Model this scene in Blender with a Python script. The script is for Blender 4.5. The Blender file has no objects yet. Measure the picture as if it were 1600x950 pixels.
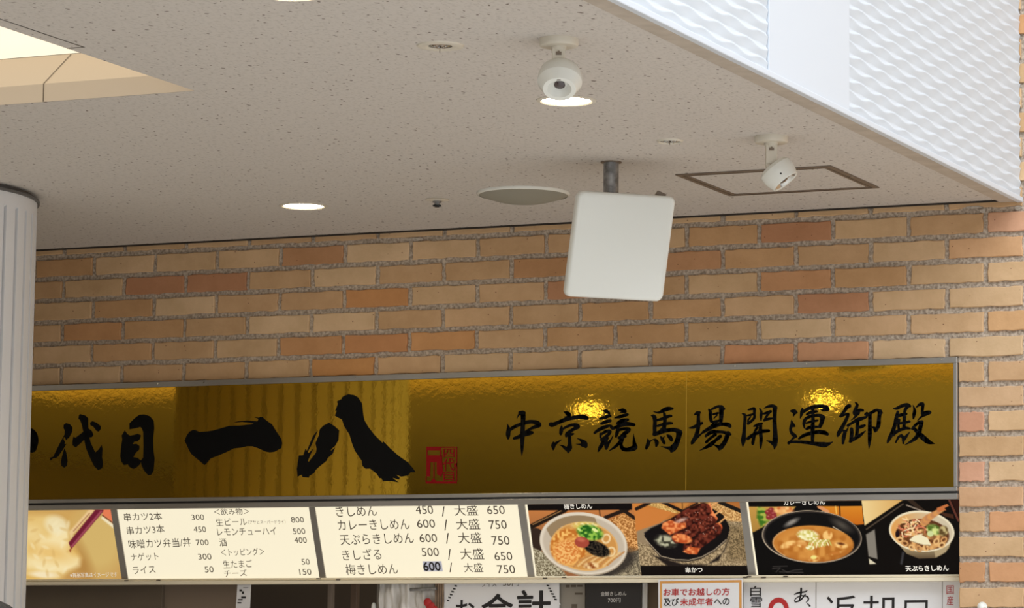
import bpy, bmesh, math, random
import numpy as np
from mathutils import Vector, Matrix
from mathutils.geometry import tessellate_polygon
SC = bpy.context.scene
COL = SC.collection
PI = math.pi
random.seed(7)

# ------------------------------------------------------------------ camera, world, lights, exposure
FPX, YAW, PITCH, ROLL = 5071.33, 0.433693, 0.1148557, 0.0125008   # focal length in pixels of a 1600x950 frame
EYE = Vector((0, 0, 1.6))
WY = 8.53674            # the brick wall's plane
CEIL = 1.6 + 1.31659    # ceiling height
PX = -2.433             # plane of the white relief wall
_f = Vector((-math.sin(YAW) * math.cos(PITCH), math.cos(YAW) * math.cos(PITCH), math.sin(PITCH)))
_r0 = Vector((math.cos(YAW), math.sin(YAW), 0)); _u0 = _r0.cross(_f)
_r = _r0 * math.cos(ROLL) + _u0 * math.sin(ROLL); _u = _r.cross(_f)
cam_d = bpy.data.cameras.new('camera'); cam = bpy.data.objects.new('camera', cam_d); COL.objects.link(cam)
cam_d.sensor_width = 36; cam_d.lens = FPX / 1600 * 36; cam_d.clip_start = .05; cam_d.clip_end = 200
cam.matrix_world = Matrix(((_r.x, _u.x, -_f.x, EYE.x), (_r.y, _u.y, -_f.y, EYE.y), (_r.z, _u.z, -_f.z, EYE.z), (0, 0, 0, 1)))
SC.camera = cam
SC.view_settings.view_transform = 'Standard'; SC.view_settings.look = 'None'
SC.view_settings.gamma = 1; SC.view_settings.use_curve_mapping = False
SC.view_settings.exposure = 0.0
world = bpy.data.worlds.new('world'); SC.world = world; world.use_nodes = True
bg = world.node_tree.nodes['Background']; bg.inputs[0].default_value = (.93, .96, 1, 1); bg.inputs[1].default_value = .47

def area(name, loc, target, sx, sy, power, color):
    d = bpy.data.lights.new(name, 'AREA'); d.shape = 'RECTANGLE'; d.size = sx; d.size_y = sy; d.energy = power; d.color = color
    o = bpy.data.objects.new(name, d); COL.objects.link(o); o.location = loc
    o.rotation_euler = (Vector(target) - Vector(loc)).to_track_quat('-Z', 'Y').to_euler(); return o
area('atrium_skylight', (2.6, 3.0, 8.0), (-.4, 4.5, 0), 6, 8, 1050, (.88, .94, 1))
area('concourse_daylight', (2.5, -6.0, 3.2), (-3.5, 8.5, 2.2), 8, 4, 130, (1, .98, .95))

def ray(px, py): return _f + _r * ((px - 800) / FPX) - _u * ((py - 475) / FPX)
def on_y(px, py, y=WY):
    d = ray(px, py); return EYE + d * ((y - EYE.y) / d.y)
def on_z(px, py, z=CEIL):
    d = ray(px, py); return EYE + d * ((z - EYE.z) / d.z)
def on_x(px, py, x=PX):
    d = ray(px, py); return EYE + d * ((x - EYE.x) / d.x)
def on_plane(px, py, P, n):
    d = ray(px, py); return EYE + d * ((P - EYE).dot(n) / d.dot(n))

area('kitchen_fill', (-4.4, WY + 1.0, 2.5), (-4.4, WY + 1.0, 0), 2.6, .5, 22, (1, .9, .75))  # unseen lamp added to lift the dark kitchen interior

# ------------------------------------------------------------------ materials
def srgb(r, g, b):
    def l(c):
        c /= 255
        return c / 12.92 if c <= .04045 else ((c + .055) / 1.055) ** 2.4
    return (l(r), l(g), l(b), 1)
def mat(name, col, rough=.6, metal=0, emit=None, es=0, spec=.5, coat=0):
    m = bpy.data.materials.new(name); m.use_nodes = True
    b = m.node_tree.nodes['Principled BSDF']
    b.inputs['Base Color'].default_value = col; b.inputs['Roughness'].default_value = rough; b.inputs['Metallic'].default_value = metal
    b.inputs['Specular IOR Level'].default_value = spec; b.inputs['Coat Weight'].default_value = coat
    if emit: b.inputs['Emission Color'].default_value = emit; b.inputs['Emission Strength'].default_value = es
    return m
def N(m, t, **kw):
    n = m.node_tree.nodes.new(t)
    for k, v in kw.items():
        if k in n.inputs.keys(): n.inputs[k].default_value = v
        else: setattr(n, k, v)
    return n
def L(m, a, b): m.node_tree.links.new(a, b)
def bsdf(m): return m.node_tree.nodes['Principled BSDF']
def coords(m, scale=(1, 1, 1)):
    tc = N(m, 'ShaderNodeTexCoord'); mp = N(m, 'ShaderNodeMapping'); mp.inputs['Scale'].default_value = scale
    L(m, tc.outputs['Object'], mp.inputs['Vector']); return mp.outputs['Vector']
def bump(m, h, strength, dist):
    b = N(m, 'ShaderNodeBump'); b.inputs['Strength'].default_value = strength; b.inputs['Distance'].default_value = dist
    L(m, h, b.inputs['Height']); L(m, b.outputs['Normal'], bsdf(m).inputs['Normal'])
def mottle(m, c1, c2, scale, detail=6, lo=.35, hi=.65, vec=None, bs=0, bd=.001):
    n = N(m, 'ShaderNodeTexNoise', Scale=scale, Detail=detail); L(m, vec or coords(m), n.inputs['Vector'])
    r = N(m, 'ShaderNodeValToRGB'); r.color_ramp.elements[0].position = lo; r.color_ramp.elements[1].position = hi
    r.color_ramp.elements[0].color = c1; r.color_ramp.elements[1].color = c2
    L(m, n.outputs['Fac'], r.inputs['Fac']); L(m, r.outputs['Color'], bsdf(m).inputs['Base Color'])
    if bs: bump(m, n.outputs['Fac'], bs, bd)
    return n, r

M = {}
# ceiling board: pale grey-beige with scattered dark fissures
m = M['ceiling'] = mat('ceiling_board', srgb(205, 196, 185), .9, spec=.15)
v = coords(m, (30, 22, 1))
w = N(m, 'ShaderNodeTexNoise', Scale=2.2, Detail=3); L(m, coords(m, (9, 9, 9)), w.inputs['Vector'])
va = N(m, 'ShaderNodeVectorMath', operation='MULTIPLY_ADD'); va.inputs[1].default_value = (.9, .9, 0)
L(m, w.outputs['Color'], va.inputs[0]); L(m, v, va.inputs[2])
vo = N(m, 'ShaderNodeTexVoronoi', voronoi_dimensions='2D', Scale=1.0); L(m, va.outputs[0], vo.inputs['Vector'])
sep = N(m, 'ShaderNodeSeparateColor'); L(m, vo.outputs['Color'], sep.inputs[0])
th = N(m, 'ShaderNodeMath', operation='MULTIPLY'); th.inputs[1].default_value = .10; L(m, sep.outputs[0], th.inputs[0])
lt = N(m, 'ShaderNodeMath', operation='LESS_THAN'); L(m, vo.outputs['Distance'], lt.inputs[0]); L(m, th.outputs[0], lt.inputs[1])
fine = N(m, 'ShaderNodeTexNoise', Scale=1, Detail=4); L(m, coords(m, (140, 60, 1)), fine.inputs['Vector'])
fr = N(m, 'ShaderNodeValToRGB'); fr.color_ramp.elements[0].position = .3; fr.color_ramp.elements[1].position = .5
fr.color_ramp.elements[0].color = srgb(190, 183, 175); fr.color_ramp.elements[1].color = srgb(206, 199, 191); L(m, fine.outputs['Fac'], fr.inputs['Fac'])
mx = N(m, 'ShaderNodeMix', data_type='RGBA'); L(m, lt.outputs[0], mx.inputs[0]); L(m, fr.outputs[0], mx.inputs[6]); mx.inputs[7].default_value = srgb(118, 106, 96)
L(m, mx.outputs[2], bsdf(m).inputs['Base Color'])
# brick: each brick carries its own clay colour
m = M['brick'] = mat('brick', srgb(205, 165, 120), .85, spec=.2)
at = N(m, 'ShaderNodeAttribute', attribute_name='Col')
n1 = N(m, 'ShaderNodeTexNoise', Scale=9, Detail=8, Roughness=.65); L(m, coords(m), n1.inputs['Vector'])
r1 = N(m, 'ShaderNodeValToRGB'); r1.color_ramp.elements[0].position = .3; r1.color_ramp.elements[1].position = .7
r1.color_ramp.elements[0].color = (.86, .83, .78, 1); r1.color_ramp.elements[1].color = (1.08, 1.08, 1.1, 1); L(m, n1.outputs['Fac'], r1.inputs['Fac'])
mm = N(m, 'ShaderNodeMix', data_type='RGBA', blend_type='MULTIPLY'); mm.inputs[0].default_value = 1
L(m, at.outputs['Color'], mm.inputs[6]); L(m, r1.outputs['Color'], mm.inputs[7])
v2 = N(m, 'ShaderNodeTexVoronoi', Scale=42); L(m, coords(m, (1, 1, 1.6)), v2.inputs['Vector'])
l2 = N(m, 'ShaderNodeMath', operation='LESS_THAN'); l2.inputs[1].default_value = .085; L(m, v2.outputs['Distance'], l2.inputs[0])
sp2 = N(m, 'ShaderNodeSeparateColor'); L(m, v2.outputs['Color'], sp2.inputs[0])
g2 = N(m, 'ShaderNodeMath', operation='GREATER_THAN'); g2.inputs[1].default_value = .72; L(m, sp2.outputs[0], g2.inputs[0])
ml = N(m, 'ShaderNodeMath', operation='MULTIPLY'); L(m, l2.outputs[0], ml.inputs[0]); L(m, g2.outputs[0], ml.inputs[1])
mk = N(m, 'ShaderNodeMix', data_type='RGBA'); L(m, ml.outputs[0], mk.inputs[0]); L(m, mm.outputs[2], mk.inputs[6]); mk.inputs[7].default_value = srgb(120, 82, 58)
L(m, mk.outputs[2], bsdf(m).inputs['Base Color'])
n3 = N(m, 'ShaderNodeTexNoise', Scale=70, Detail=5); L(m, coords(m), n3.inputs['Vector']); bump(m, n3.outputs['Fac'], .35, .003)
m = M['mortar'] = mat('mortar', srgb(170, 155, 140), .95, spec=.1)
mottle(m, srgb(152, 137, 121), srgb(206, 191, 173), 120, 4, .36, .64, bs=.7, bd=.004)
M['white'] = mat('white_paint', srgb(212, 219, 227), .45)
m = M['relief'] = mat('white_relief_panel', srgb(209, 216, 223), .5, spec=.3)
m = M['soffit'] = mat('soffit_edge_paint', srgb(186, 174, 160), .8, spec=.2)
mottle(m, srgb(180, 168, 154), srgb(192, 180, 166), 20)
M['column'] = mat('column_coating', srgb(228, 228, 229), .45, spec=.4)
M['collar'] = mat('column_collar_paint', srgb(96, 94, 92), .5)
# mirror gold film, slightly rippled
def gold(name, c, rough, rip):
    m = mat(name, c, rough, 1)
    n = N(m, 'ShaderNodeTexNoise', Scale=70, Detail=2); L(m, coords(m), n.inputs['Vector'])
    n2 = N(m, 'ShaderNodeTexNoise', Scale=260, Detail=1); L(m, coords(m), n2.inputs['Vector'])
    a = N(m, 'ShaderNodeMath', operation='MULTIPLY_ADD'); a.inputs[1].default_value = .22; L(m, n2.outputs['Fac'], a.inputs[0]); L(m, n.outputs['Fac'], a.inputs[2])
    bump(m, a.outputs[0], rip, .0012); return m
M['gold'] = gold('gold_film', (.60, .375, .035, 1), .036, .05)
M['gold_seam'] = mat('gold_seam', (.75, .52, .10, 1), .45, 1)
M['ink'] = mat('black_vinyl', (.004, .004, .004, 1), .5, spec=.1)
M['seal'] = mat('red_vinyl', srgb(132, 14, 18), .6, spec=.1)
m = M['alu'] = mat('grey_aluminium', srgb(168, 165, 160), .35, .75)
mottle(m, srgb(160, 157, 152), srgb(176, 173, 168), 3)
m = M['steel'] = mat('galvanised_steel', srgb(150, 150, 150), .4, .8)
mottle(m, srgb(120, 120, 120), srgb(175, 175, 176), 40)
M['plastic'] = mat('white_plastic', srgb(232, 232, 224), .22, spec=.5)
M['cream'] = mat('cream_plastic', srgb(214, 206, 190), .4)
M['radome'] = mat('antenna_plastic', srgb(243, 246, 241), .25, spec=.5)
M['dark'] = mat('dark_plastic', (.02, .02, .02, 1), .4)
M['glass_dark'] = mat('lens_glass', (.03, .012, .012, 1), .05, coat=1)
M['bronze'] = mat('bronze_anodised', srgb(128, 114, 100), .5, .3)
M['chrome'] = mat('chrome', srgb(200, 198, 192), .15, 1)
M['grille'] = mat('grey_mesh', srgb(150, 146, 132), .8)
M['lamp'] = mat('lamp_diffuser', (1, 1, 1, 1), .5, emit=(1, .86, .62, 1), es=20)
M['cove_lamp'] = mat('cove_diffuser', (.3, .3, .28, 1), .5, emit=(1, .88, .68, 1), es=.98)
M['cove_side'] = mat('cove_lining', srgb(205, 190, 172), .6)
m = M['kitchen'] = mat('kitchen_panel', srgb(112, 98, 82), .45, spec=.3); mottle(m, srgb(106, 93, 78), srgb(116, 102, 86), 2)
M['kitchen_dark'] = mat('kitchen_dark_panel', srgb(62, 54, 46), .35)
M['floor'] = mat('bounce_floor', srgb(222, 219, 214), .5); mottle(M['floor'], srgb(214, 211, 206), srgb(228, 225, 220), 1.5)
M['paper'] = mat('white_paper', srgb(240, 238, 238), .7)
M['paper_grey'] = mat('grey_paper', srgb(150, 142, 130), .7)
M['card_black'] = mat('black_card', srgb(38, 34, 32), .5)
M['orange'] = mat('orange_print', srgb(224, 160, 84), .6)
M['red_print'] = mat('red_print', srgb(190, 45, 45), .6)
M['black_print'] = mat('black_print', srgb(32, 28, 28), .6)
M['grey_print'] = mat('grey_print', srgb(96, 84, 70), .6)
M['white_print'] = mat('white_print', srgb(240, 236, 228), .6, emit=(1, .95, .85, 1), es=.35)
M['card_text'] = mat('pale_print', srgb(210, 205, 198), .6)
M['wood'] = mat('bare_wood', srgb(150, 122, 98), .6); mottle(M['wood'], srgb(120, 96, 76), srgb(165, 138, 112), 30)
m = M['film'] = mat('clear_plastic_bag', srgb(208, 202, 192), .25); bsdf(m).inputs['Alpha'].default_value = .88
n_, r_ = mottle(m, srgb(205, 198, 188), srgb(246, 242, 236), 14, 4, bs=.6, bd=.01, vec=coords(m, (3, 1, .6)))
m = M['board'] = mat('backlit_menu_acrylic', srgb(120, 112, 92), .35, emit=srgb(252, 242, 213), es=.9)
m = M['photo'] = mat('backlit_photo_print', (.1, .1, .1, 1), .4, spec=.06)
at = N(m, 'ShaderNodeAttribute', attribute_name='Col'); L(m, at.outputs['Color'], bsdf(m).inputs['Emission Color']); bsdf(m).inputs['Emission Strength'].default_value = .98
q = N(m, 'ShaderNodeMix', data_type='RGBA', blend_type='MULTIPLY'); q.inputs[0].default_value = 1; q.inputs[7].default_value = (.06, .06, .06, 1)
L(m, at.outputs['Color'], q.inputs[6]); L(m, q.outputs[2], bsdf(m).inputs['Base Color'])
M['lit_rail'] = mat('rail_lit_cream', srgb(246, 234, 206), .4)  # glow of the menu boards put into the rail's colour
M['dimmer_wall'] = mat('dimmer_wall_brown', srgb(150, 136, 122), .7)
M['hair'] = mat('black_hair', (.008, .008, .009, 1), .55)
M['skin'] = mat('skin', srgb(205, 160, 130), .5)
M['cloth'] = mat('dark_cloth', srgb(40, 42, 50), .9)

# ------------------------------------------------------------------ geometry helpers
class MB:
    def __init__(self): self.v = []; self.f = []
    def add(self, vs, fs):
        o = len(self.v); self.v += [tuple(x) for x in vs]; self.f += [tuple(i + o for i in q) for q in fs]; return self
    def box(self, x0, x1, y0, y1, z0, z1):
        return self.add([(x, y, z) for x in (x0, x1) for y in (y0, y1) for z in (z0, z1)],
                        [(0, 1, 3, 2), (4, 6, 7, 5), (0, 4, 5, 1), (2, 3, 7, 6), (0, 2, 6, 4), (1, 5, 7, 3)])
    def quad(self, a, b, c, d): return self.add([a, b, c, d], [(0, 1, 2, 3)])
    def hexa(self, q, off):      # quad q (4 points) thickened by vector off
        a = [Vector(p) for p in q]; b = [p + Vector(off) for p in a]
        return self.add(a + b, [(0, 1, 2, 3), (7, 6, 5, 4), (0, 4, 5, 1), (1, 5, 6, 2), (2, 6, 7, 3), (3, 7, 4, 0)])
    def lathe(self, prof, base, axis=(0, 0, 1), n=48, caps=True):   # prof: (radius, distance along axis)
        ax = Vector(axis).normalized(); t = Vector((1, 0, 0)) if abs(ax.x) < .8 else Vector((0, 1, 0))
        e1 = (t - ax * t.dot(ax)).normalized(); e2 = ax.cross(e1); base = Vector(base)
        vs = [base + ax * h + (e1 * math.cos(2 * PI * k / n) + e2 * math.sin(2 * PI * k / n)) * r for r, h in prof for k in range(n)]
        fs = [(i * n + k, i * n + (k + 1) % n, (i + 1) * n + (k + 1) % n, (i + 1) * n + k) for i in range(len(prof) - 1) for k in range(n)]
        if caps: fs += [tuple(range(n - 1, -1, -1)), tuple((len(prof) - 1) * n + k for k in range(n))]
        return self.add(vs, fs)
    def tube(self, pts, r, n=12):
        pts = [Vector(p) for p in pts]
        for a, b in zip(pts, pts[1:]): self.lathe([(r, 0), (r, (b - a).length)], a, b - a, n)
        return self
def thing(name, label, cat, loc, group=None, kind=None):
    o = bpy.data.objects.new(name, None); COL.objects.link(o); o.location = loc; o.empty_display_size = .05
    return tag(o, label, cat, group, kind)
def tag(o, label=None, cat=None, group=None, kind=None):
    if label: o['label'] = label
    if cat: o['category'] = cat
    if group: o['group'] = group
    if kind: o['kind'] = kind
    return o
def wloc(o):
    p = Vector(o.location)
    while o.parent: o = o.parent; p += Vector(o.location)
    return p
def obj(name, mb, m, parent=None, smooth=False, bevel=0, origin=None, seg=2):
    org = wloc(parent) if parent else Vector(origin or (0, 0, 0))
    me = bpy.data.meshes.new(name); me.from_pydata([tuple(Vector(v) - org) for v in mb.v], [], mb.f)
    bm = bmesh.new(); bm.from_mesh(me); bmesh.ops.recalc_face_normals(bm, faces=bm.faces); bm.to_mesh(me); bm.free()
    me.materials.append(m)
    if smooth: me.shade_smooth() if hasattr(me, 'shade_smooth') else None
    o = bpy.data.objects.new(name, me); COL.objects.link(o)
    if parent: o.parent = parent
    else: o.location = org
    if smooth:
        try: me.set_sharp_from_angle(angle=math.radians(smooth if smooth > 1 else 40))
        except Exception: pass
    if bevel:
        b = o.modifiers.new('bevel', 'BEVEL'); b.width = bevel; b.segments = seg; b.limit_method = 'ANGLE'
    return o
def obj_raw(name, v, f, m, parent=None, origin=None, col=None):
    """mesh from world-space points without touching the face order (sheets of print)"""
    org = wloc(parent) if parent else Vector(origin or (0, 0, 0))
    me = bpy.data.meshes.new(name); me.from_pydata([tuple(Vector(p) - org) for p in v], [], f); me.materials.append(m)
    if col is not None:
        a = me.color_attributes.new('Col', 'FLOAT_COLOR', 'POINT'); a.data.foreach_set('color', np.asarray(col, np.float32).ravel())
    o = bpy.data.objects.new(name, me); COL.objects.link(o)
    if parent: o.parent = parent
    else: o.location = org
    return o

# lettering ---------------------------------------------------------
_tc = bpy.data.curves.new('lettering', 'FONT'); _to = bpy.data.objects.new('lettering', _tc); COL.objects.link(_to)
def glyphs(body, weight=0):
    _tc.body = body; _tc.size = 1; _tc.offset = weight; _tc.resolution_u = 3
    dg = bpy.context.evaluated_depsgraph_get(); dg.update()
    e = _to.evaluated_get(dg); me = e.to_mesh()
    v = np.array([x.co[:2] for x in me.vertices]); f = [tuple(p.vertices) for p in me.polygons]; e.to_mesh_clear()
    lo_, hi_ = v.min(0), v.max(0); return (v - lo_) / (hi_ - lo_), f
def write(mb, body, P, n, bl, br, h, weight=0, off=.0008, lean=0):
    """lettering on the plane (P, n): tight box from pixel bl to br along the bottom, h pixels tall, lean pixels to the right at the bottom"""
    uv, f = glyphs(body)
    A = on_plane(*bl, P, n); B = on_plane(*br, P, n); C = on_plane(bl[0] - lean, bl[1] - h, P, n)
    o = n * (off if n.dot(EYE - P) > 0 else -off)
    hw = (C - A).length / max((B - A).length, 1e-6)
    for k in range(9 if weight else 1):                  # bold: the same glyphs laid again, shifted a hair all round
        du, dw = (weight * hw * math.cos(k * PI / 4), weight * math.sin(k * PI / 4)) if k else (0, 0)
        mb.add([A + (B - A) * (u + du) + (C - A) * (w + dw) + o * (1 + .03 * k) for u, w in uv], f)
def finish_text(): bpy.data.objects.remove(_to)
def stroke_mesh(mb, pts, place):
    """brush stroke: (x, y, width) points, smoothed, laid out by place(x, y, k)"""
    p = np.array(pts, float); q = []
    for i in range(len(p) - 1):
        p0, p1, p2, p3 = p[max(i - 1, 0)], p[i], p[i + 1], p[min(i + 2, len(p) - 1)]
        for t in np.linspace(0, 1, 5, endpoint=False):
            q.append(.5 * (2 * p1 + (p2 - p0) * t + (2 * p0 - 5 * p1 + 4 * p2 - p3) * t * t + (3 * p1 - p0 - 3 * p2 + p3) * t ** 3))
    q.append(p[-1]); q = np.array(q); q[:, 2] = np.maximum(q[:, 2], 2) * 1.12
    d = np.gradient(q[:, :2], axis=0); d /= np.hypot(d[:, 0], d[:, 1])[:, None] + 1e-9; nn = np.stack([-d[:, 1], d[:, 0]], 1)
    Lf = q[:, :2] + nn * q[:, 2:] / 2; Rt = q[:, :2] - nn * q[:, 2:] / 2
    vs = [place(x, y, 0) for x, y in np.concatenate([Lf, Rt])]; k = len(q)
    mb.add(vs, [(i, i + 1, k + i + 1, k + i) for i in range(k - 1)])
    for x, y, w in q[::2].tolist() + [q[-1].tolist()]:
        mb.add([place(x + w / 2 * math.cos(a), y + w / 2 * math.sin(a), 0) for a in np.linspace(0, 2 * PI, 12, endpoint=False)], [tuple(range(12))])
def polygon_mesh(mb, pts, place):
    tri = tessellate_polygon([[Vector((x, y, 0)) for x, y in pts]])
    mb.add([place(x, y, 0) for x, y in pts], [tuple(t) for t in tri])
# ------------------------------------------------------------------ setting
OX, OT, OB = -2.605, 2.4905, .95      # serving hatch opening: right jamb, top, sill
PZ, BX, X0, Z0 = .0681983, .22, -5.60747, 1.6 + 1.32502
TAN = [(208, 173, 132), (202, 165, 124), (213, 181, 142), (205, 168, 127), (199, 161, 120), (210, 176, 136)]
ORANGE, RED, PINK, MID = (202, 152, 106), (188, 136, 100), (205, 157, 125), (200, 158, 114)
SPECIAL = {(1, 0): MID, (1, 4): (186,138,98), (1, 11): RED, (1, 10): MID, (1, 14): PINK, (2, 1.5): RED, (2, 2.5): (186,134,98), (2, 9.5): (190,142,102),
           (2, 7.5): (192,146,104), (2, 10.5): MID, (2, 13.5): (210,166,124), (3, 1): MID, (3, 5): (203,148,98), (3, 8): (184,134,98), (3, 11): (196,146,104), (3, 12): MID,
           (4, 1.5): MID, (4, .5): ORANGE, (4, 11.5): RED, (4, 9.5): MID, (4, 8.5): MID, (5, 1): MID, (5, 4): ORANGE, (5, 5): (198,142,96), (5, 6): (206,154,104), (5, 8): MID,
           (5, 9): MID, (5, 14): (212,168,122), (6, 4.5): (204, 150, 96), (6, 11.5): (204,152,114), (6, 10.5): (206, 150, 108), (9, 13): (206,154,124), (11, 13): (207,157,127), (12, 13.5): (208,166,128),
           (13, 14): (204, 152, 110), (15, 13): (204, 154, 112), (15, 14): (208, 156, 114), (8, 13.5): (208, 172, 134), (7, 14): (206, 168, 128)}
rnd = random.Random(11)
bv, bf, bc = [], [], []
JX, JZ = .0072, .0078
for row in range(-22, 43):
    zc_ = Z0 - PZ * row; z1 = zc_ + PZ / 2 - JZ; z0_ = zc_ - PZ / 2 + JZ
    if z0_ < .02: break
    odd = row % 2
    for k in range(-6, 46):
        i = k if odd else k - .5
        x0_, x1 = X0 + BX * i + JX, X0 + BX * (i + 1) - JX
        zz0, zz1 = z0_, z1
        if x0_ < OX and zz0 < OT and zz1 > OB and x1 > -7.2:      # keep the hatch clear
            if zz1 > OT and zz1 - OT > .012: zz0 = max(zz0, OT)
            elif x1 > OX + .012: x0_ = OX
            else: continue
        near = -2 < row < 22 and i < 16
        nx, nz = (9, 4) if near else (1, 1)
        ring = [(x0_ + (x1 - x0_) * t / nx, zz0) for t in range(nx)] + [(x1, zz0 + (zz1 - zz0) * t / nz) for t in range(nz)] + \
               [(x1 - (x1 - x0_) * t / nx, zz1) for t in range(nx)] + [(x0_, zz1 - (zz1 - zz0) * t / nz) for t in range(nz)]
        j = .0018 if near else 0
        ring = [(max(x, OX) if x0_ == OX else x, z) for x, z in ((x + rnd.uniform(-j, j), z + rnd.uniform(-j, j)) for x, z in ring)]
        cx, cz = (x0_ + x1) / 2, (zz0 + zz1) / 2
        tilt = rnd.uniform(-.0012, .0012); o = len(bv); n = len(ring)
        bv += [(x, WY + .012, z) for x, z in ring]
        bv += [(x, WY + .0015 + tilt, z) for x, z in ring]
        bv += [(x + .0022 * (1 if x < cx else -1), WY + tilt, z + .0018 * (1 if z < cz else -1)) for x, z in ring]
        for a in range(n):
            b = (a + 1) % n
            bf += [(o + a, o + b, o + n + b, o + n + a), (o + n + a, o + n + b, o + 2 * n + b, o + 2 * n + a)]
        bf.append(tuple(o + 2 * n + a for a in range(n)))
        c = SPECIAL.get((row, i))
        if c is None:
            c = rnd.choice(TAN)
            if not near and rnd.random() < .12: c = ORANGE
        s = rnd.uniform(-5, 5); c = srgb(*[max(0, q + s) for q in c]); bc += [c] * (3 * n)
wall = thing('wall_back', 'brick wall in running bond above and beside the food counter', 'wall', (0, WY, 0), kind='structure')
obj_raw('bricks', bv, bf, M['brick'], wall, col=bc)
mo = MB().box(-9, 6, WY + .0075, WY + .12, OT, 5.4).box(OX, 6, WY + .0075, WY + .12, -.02, OT).box(-9, OX, WY + .0075, WY + .12, -.02, OB).box(-9, -7.2, WY + .0075, WY + .12, OB, OT)
obj('mortar', mo, M['mortar'], wall)
# mortar smears left on the top course under the ceiling
sm = MB()
for (x, y, w, h) in [(375, 386, 16, 5), (648, 374, 36, 6), (885, 345, 10, 4), (708, 372, 10, 3), (1520, 324, 34, 5), (1535, 330, 10, 8), (434, 383, 6, 7), (1590, 324, 12, 8)]:
    P = on_y(x, y, WY - .001); pw, ph = w / 570, h / 570; K = 14
    sm.add([(P.x + .5 * pw * math.cos(a) * rnd.uniform(.75, 1.1), P.y, P.z + .5 * ph * math.sin(a) * rnd.uniform(.6, 1.2)) for a in np.linspace(0, 2 * PI, K, endpoint=False)], [tuple(range(K))])
M['smear'] = mat('pale_mortar', srgb(178, 164, 148), .95); mottle(M['smear'], srgb(160, 146, 130), srgb(200, 188, 174), 90, bs=.6, bd=.003)
obj('mortar_smears', sm, M['smear'], wall)
# ceiling with the opening of the luminous recess
CX1 = on_z(124, 82).x; CY1 = on_z(320, 141).y; CX0, CY0 = -8.6, 3.6
EX = PX - .052                                             # inner edge of the soffit's border strip
T = .018
ce = MB()
CE = WY - .011
ce.box(CX1, EX, -9, CE, CEIL, CEIL + T).box(-11, CX0, -9, CE, CEIL, CEIL + T).box(CX0, CX1, CY1, CE, CEIL, CEIL + T).box(CX0, CX1, -9, CY0, CEIL, CEIL + T)
ceil_ = tag(obj('ceiling', ce, M['ceiling']), 'low speckled acoustic board ceiling over the counter', 'ceiling', kind='structure')
up = MB().box(-11, PX - .01, -9, WY + .1, CEIL + .55, CEIL + .6); tag(obj('ceiling_light_block', up, M['kitchen_dark']), 'unseen dark slab added above the suspended ceiling to keep out sky light', 'ceiling', kind='structure')  # out of view, added to stop sky light leaking in from above
gp = MB().box(-9, EX, CE + .0005, WY + .006, CEIL + .006, CEIL + .05).box(-9, EX, WY - .0022, WY + .006, CEIL - .0042, CEIL + .006); tag(obj('shadow_line_strip', gp, M['kitchen_dark']), 'dark strip painted as the shadow line between ceiling and brick wall', 'trim', kind='structure')  # shadow line under the ceiling drawn as a dark strip
gr = MB()                                                  # hairline joints beside the recess
a, b = on_z(124, 74), on_z(124, 82); a2 = on_z(0, 30)
gr.box(a2.x - .0, a2.x + .0035, 3.6, a.y, CEIL - .0006, CEIL + .002)
gr.box(CX1, a2.x + .0035, a.y - .002, a.y + .002, CEIL - .0006, CEIL + .002)
obj('joint_line', gr, M['kitchen_dark'], ceil_)
st = MB().box(EX, PX, -9, WY - .004, CEIL - .007, CEIL + .09)
tag(obj('trim_2', st, M['soffit'], bevel=.002), 'plain painted border strip along the ceiling edge', 'trim', kind='structure')
# the white relief wall over the ceiling's edge
wr = thing('wall_right', 'white wall of wavy relief panels rising from the ceiling edge', 'wall', (PX, WY, CEIL), kind='structure')
yA, yB = on_x(1196, 60).y, on_x(1322, 60).y
def relief(name, y0, y1, z0, z1, py, pz):
    ny, nz = int((y1 - y0) / .0062), int((z1 - z0) / .0021)
    Y, Z = np.meshgrid(np.linspace(y0, y1, ny), np.linspace(z0, z1, nz), indexing='ij')
    w = .0056 * np.cos(2 * PI * Y / py) * np.cos(PI * Z / pz)          # neighbouring crests wave against each other
    t = (Z - w) / pz; k = np.floor(t); fr = t - k
    s = .13 + .30 * (.5 - .5 * np.cos(2 * PI * Y / py + PI * k)) ** 1.5   # the ledge over each crest, widest in its dips
    h = .0046 * np.where(fr < s, (1 - fr / s) ** 1.3, ((fr - s) / (1 - s)) ** .9)
    h = np.where(Z < z0 + .004, .002, h)
    v = np.stack([PX + .003 + h, Y, Z], -1).reshape(-1, 3)
    i = np.arange(ny * nz).reshape(ny, nz)
    f = np.stack([i[:-1, :-1], i[1:, :-1], i[1:, 1:], i[:-1, 1:]], -1).reshape(-1, 4)
    org = np.array(wloc(wr)); me = bpy.data.meshes.new(name)
    me.from_pydata((v - org).tolist(), [], f.tolist()); me.materials.append(M['relief']); me.shade_smooth()
    o = bpy.data.objects.new(name, me); COL.objects.link(o); o.parent = wr; return o
PY_, PZR = .169, .0291
relief('relief_panel', 4.6, yA - .004, CEIL + .006, CEIL + .5, PY_, PZR)
relief('relief_panel', yB, WY - .002, CEIL + .006, CEIL + .66, PY_, PZR)
obj('flat_panel', MB().box(PX - .01, PX + .0085, yA, yB, CEIL + .004, 5.4), M['white'], wr, bevel=.0015)
obj('backing', MB().box(PX - .05, PX, -9, WY - .002, CEIL + .09, 5.4), M['white'], wr)
obj('edge_bead', MB().box(PX - .004, PX + .013, -9, WY - .001, CEIL - .009, CEIL + .005), M['white'], wr, bevel=.002)
tag(obj('floor', MB().box(-11, 8, -9, WY + 3, -.05, 0), M['floor']), 'unseen floor of the concourse, kept pale to bounce light upward', 'floor', kind='structure')  # out of view, made pale to throw light up onto the ceiling
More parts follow.
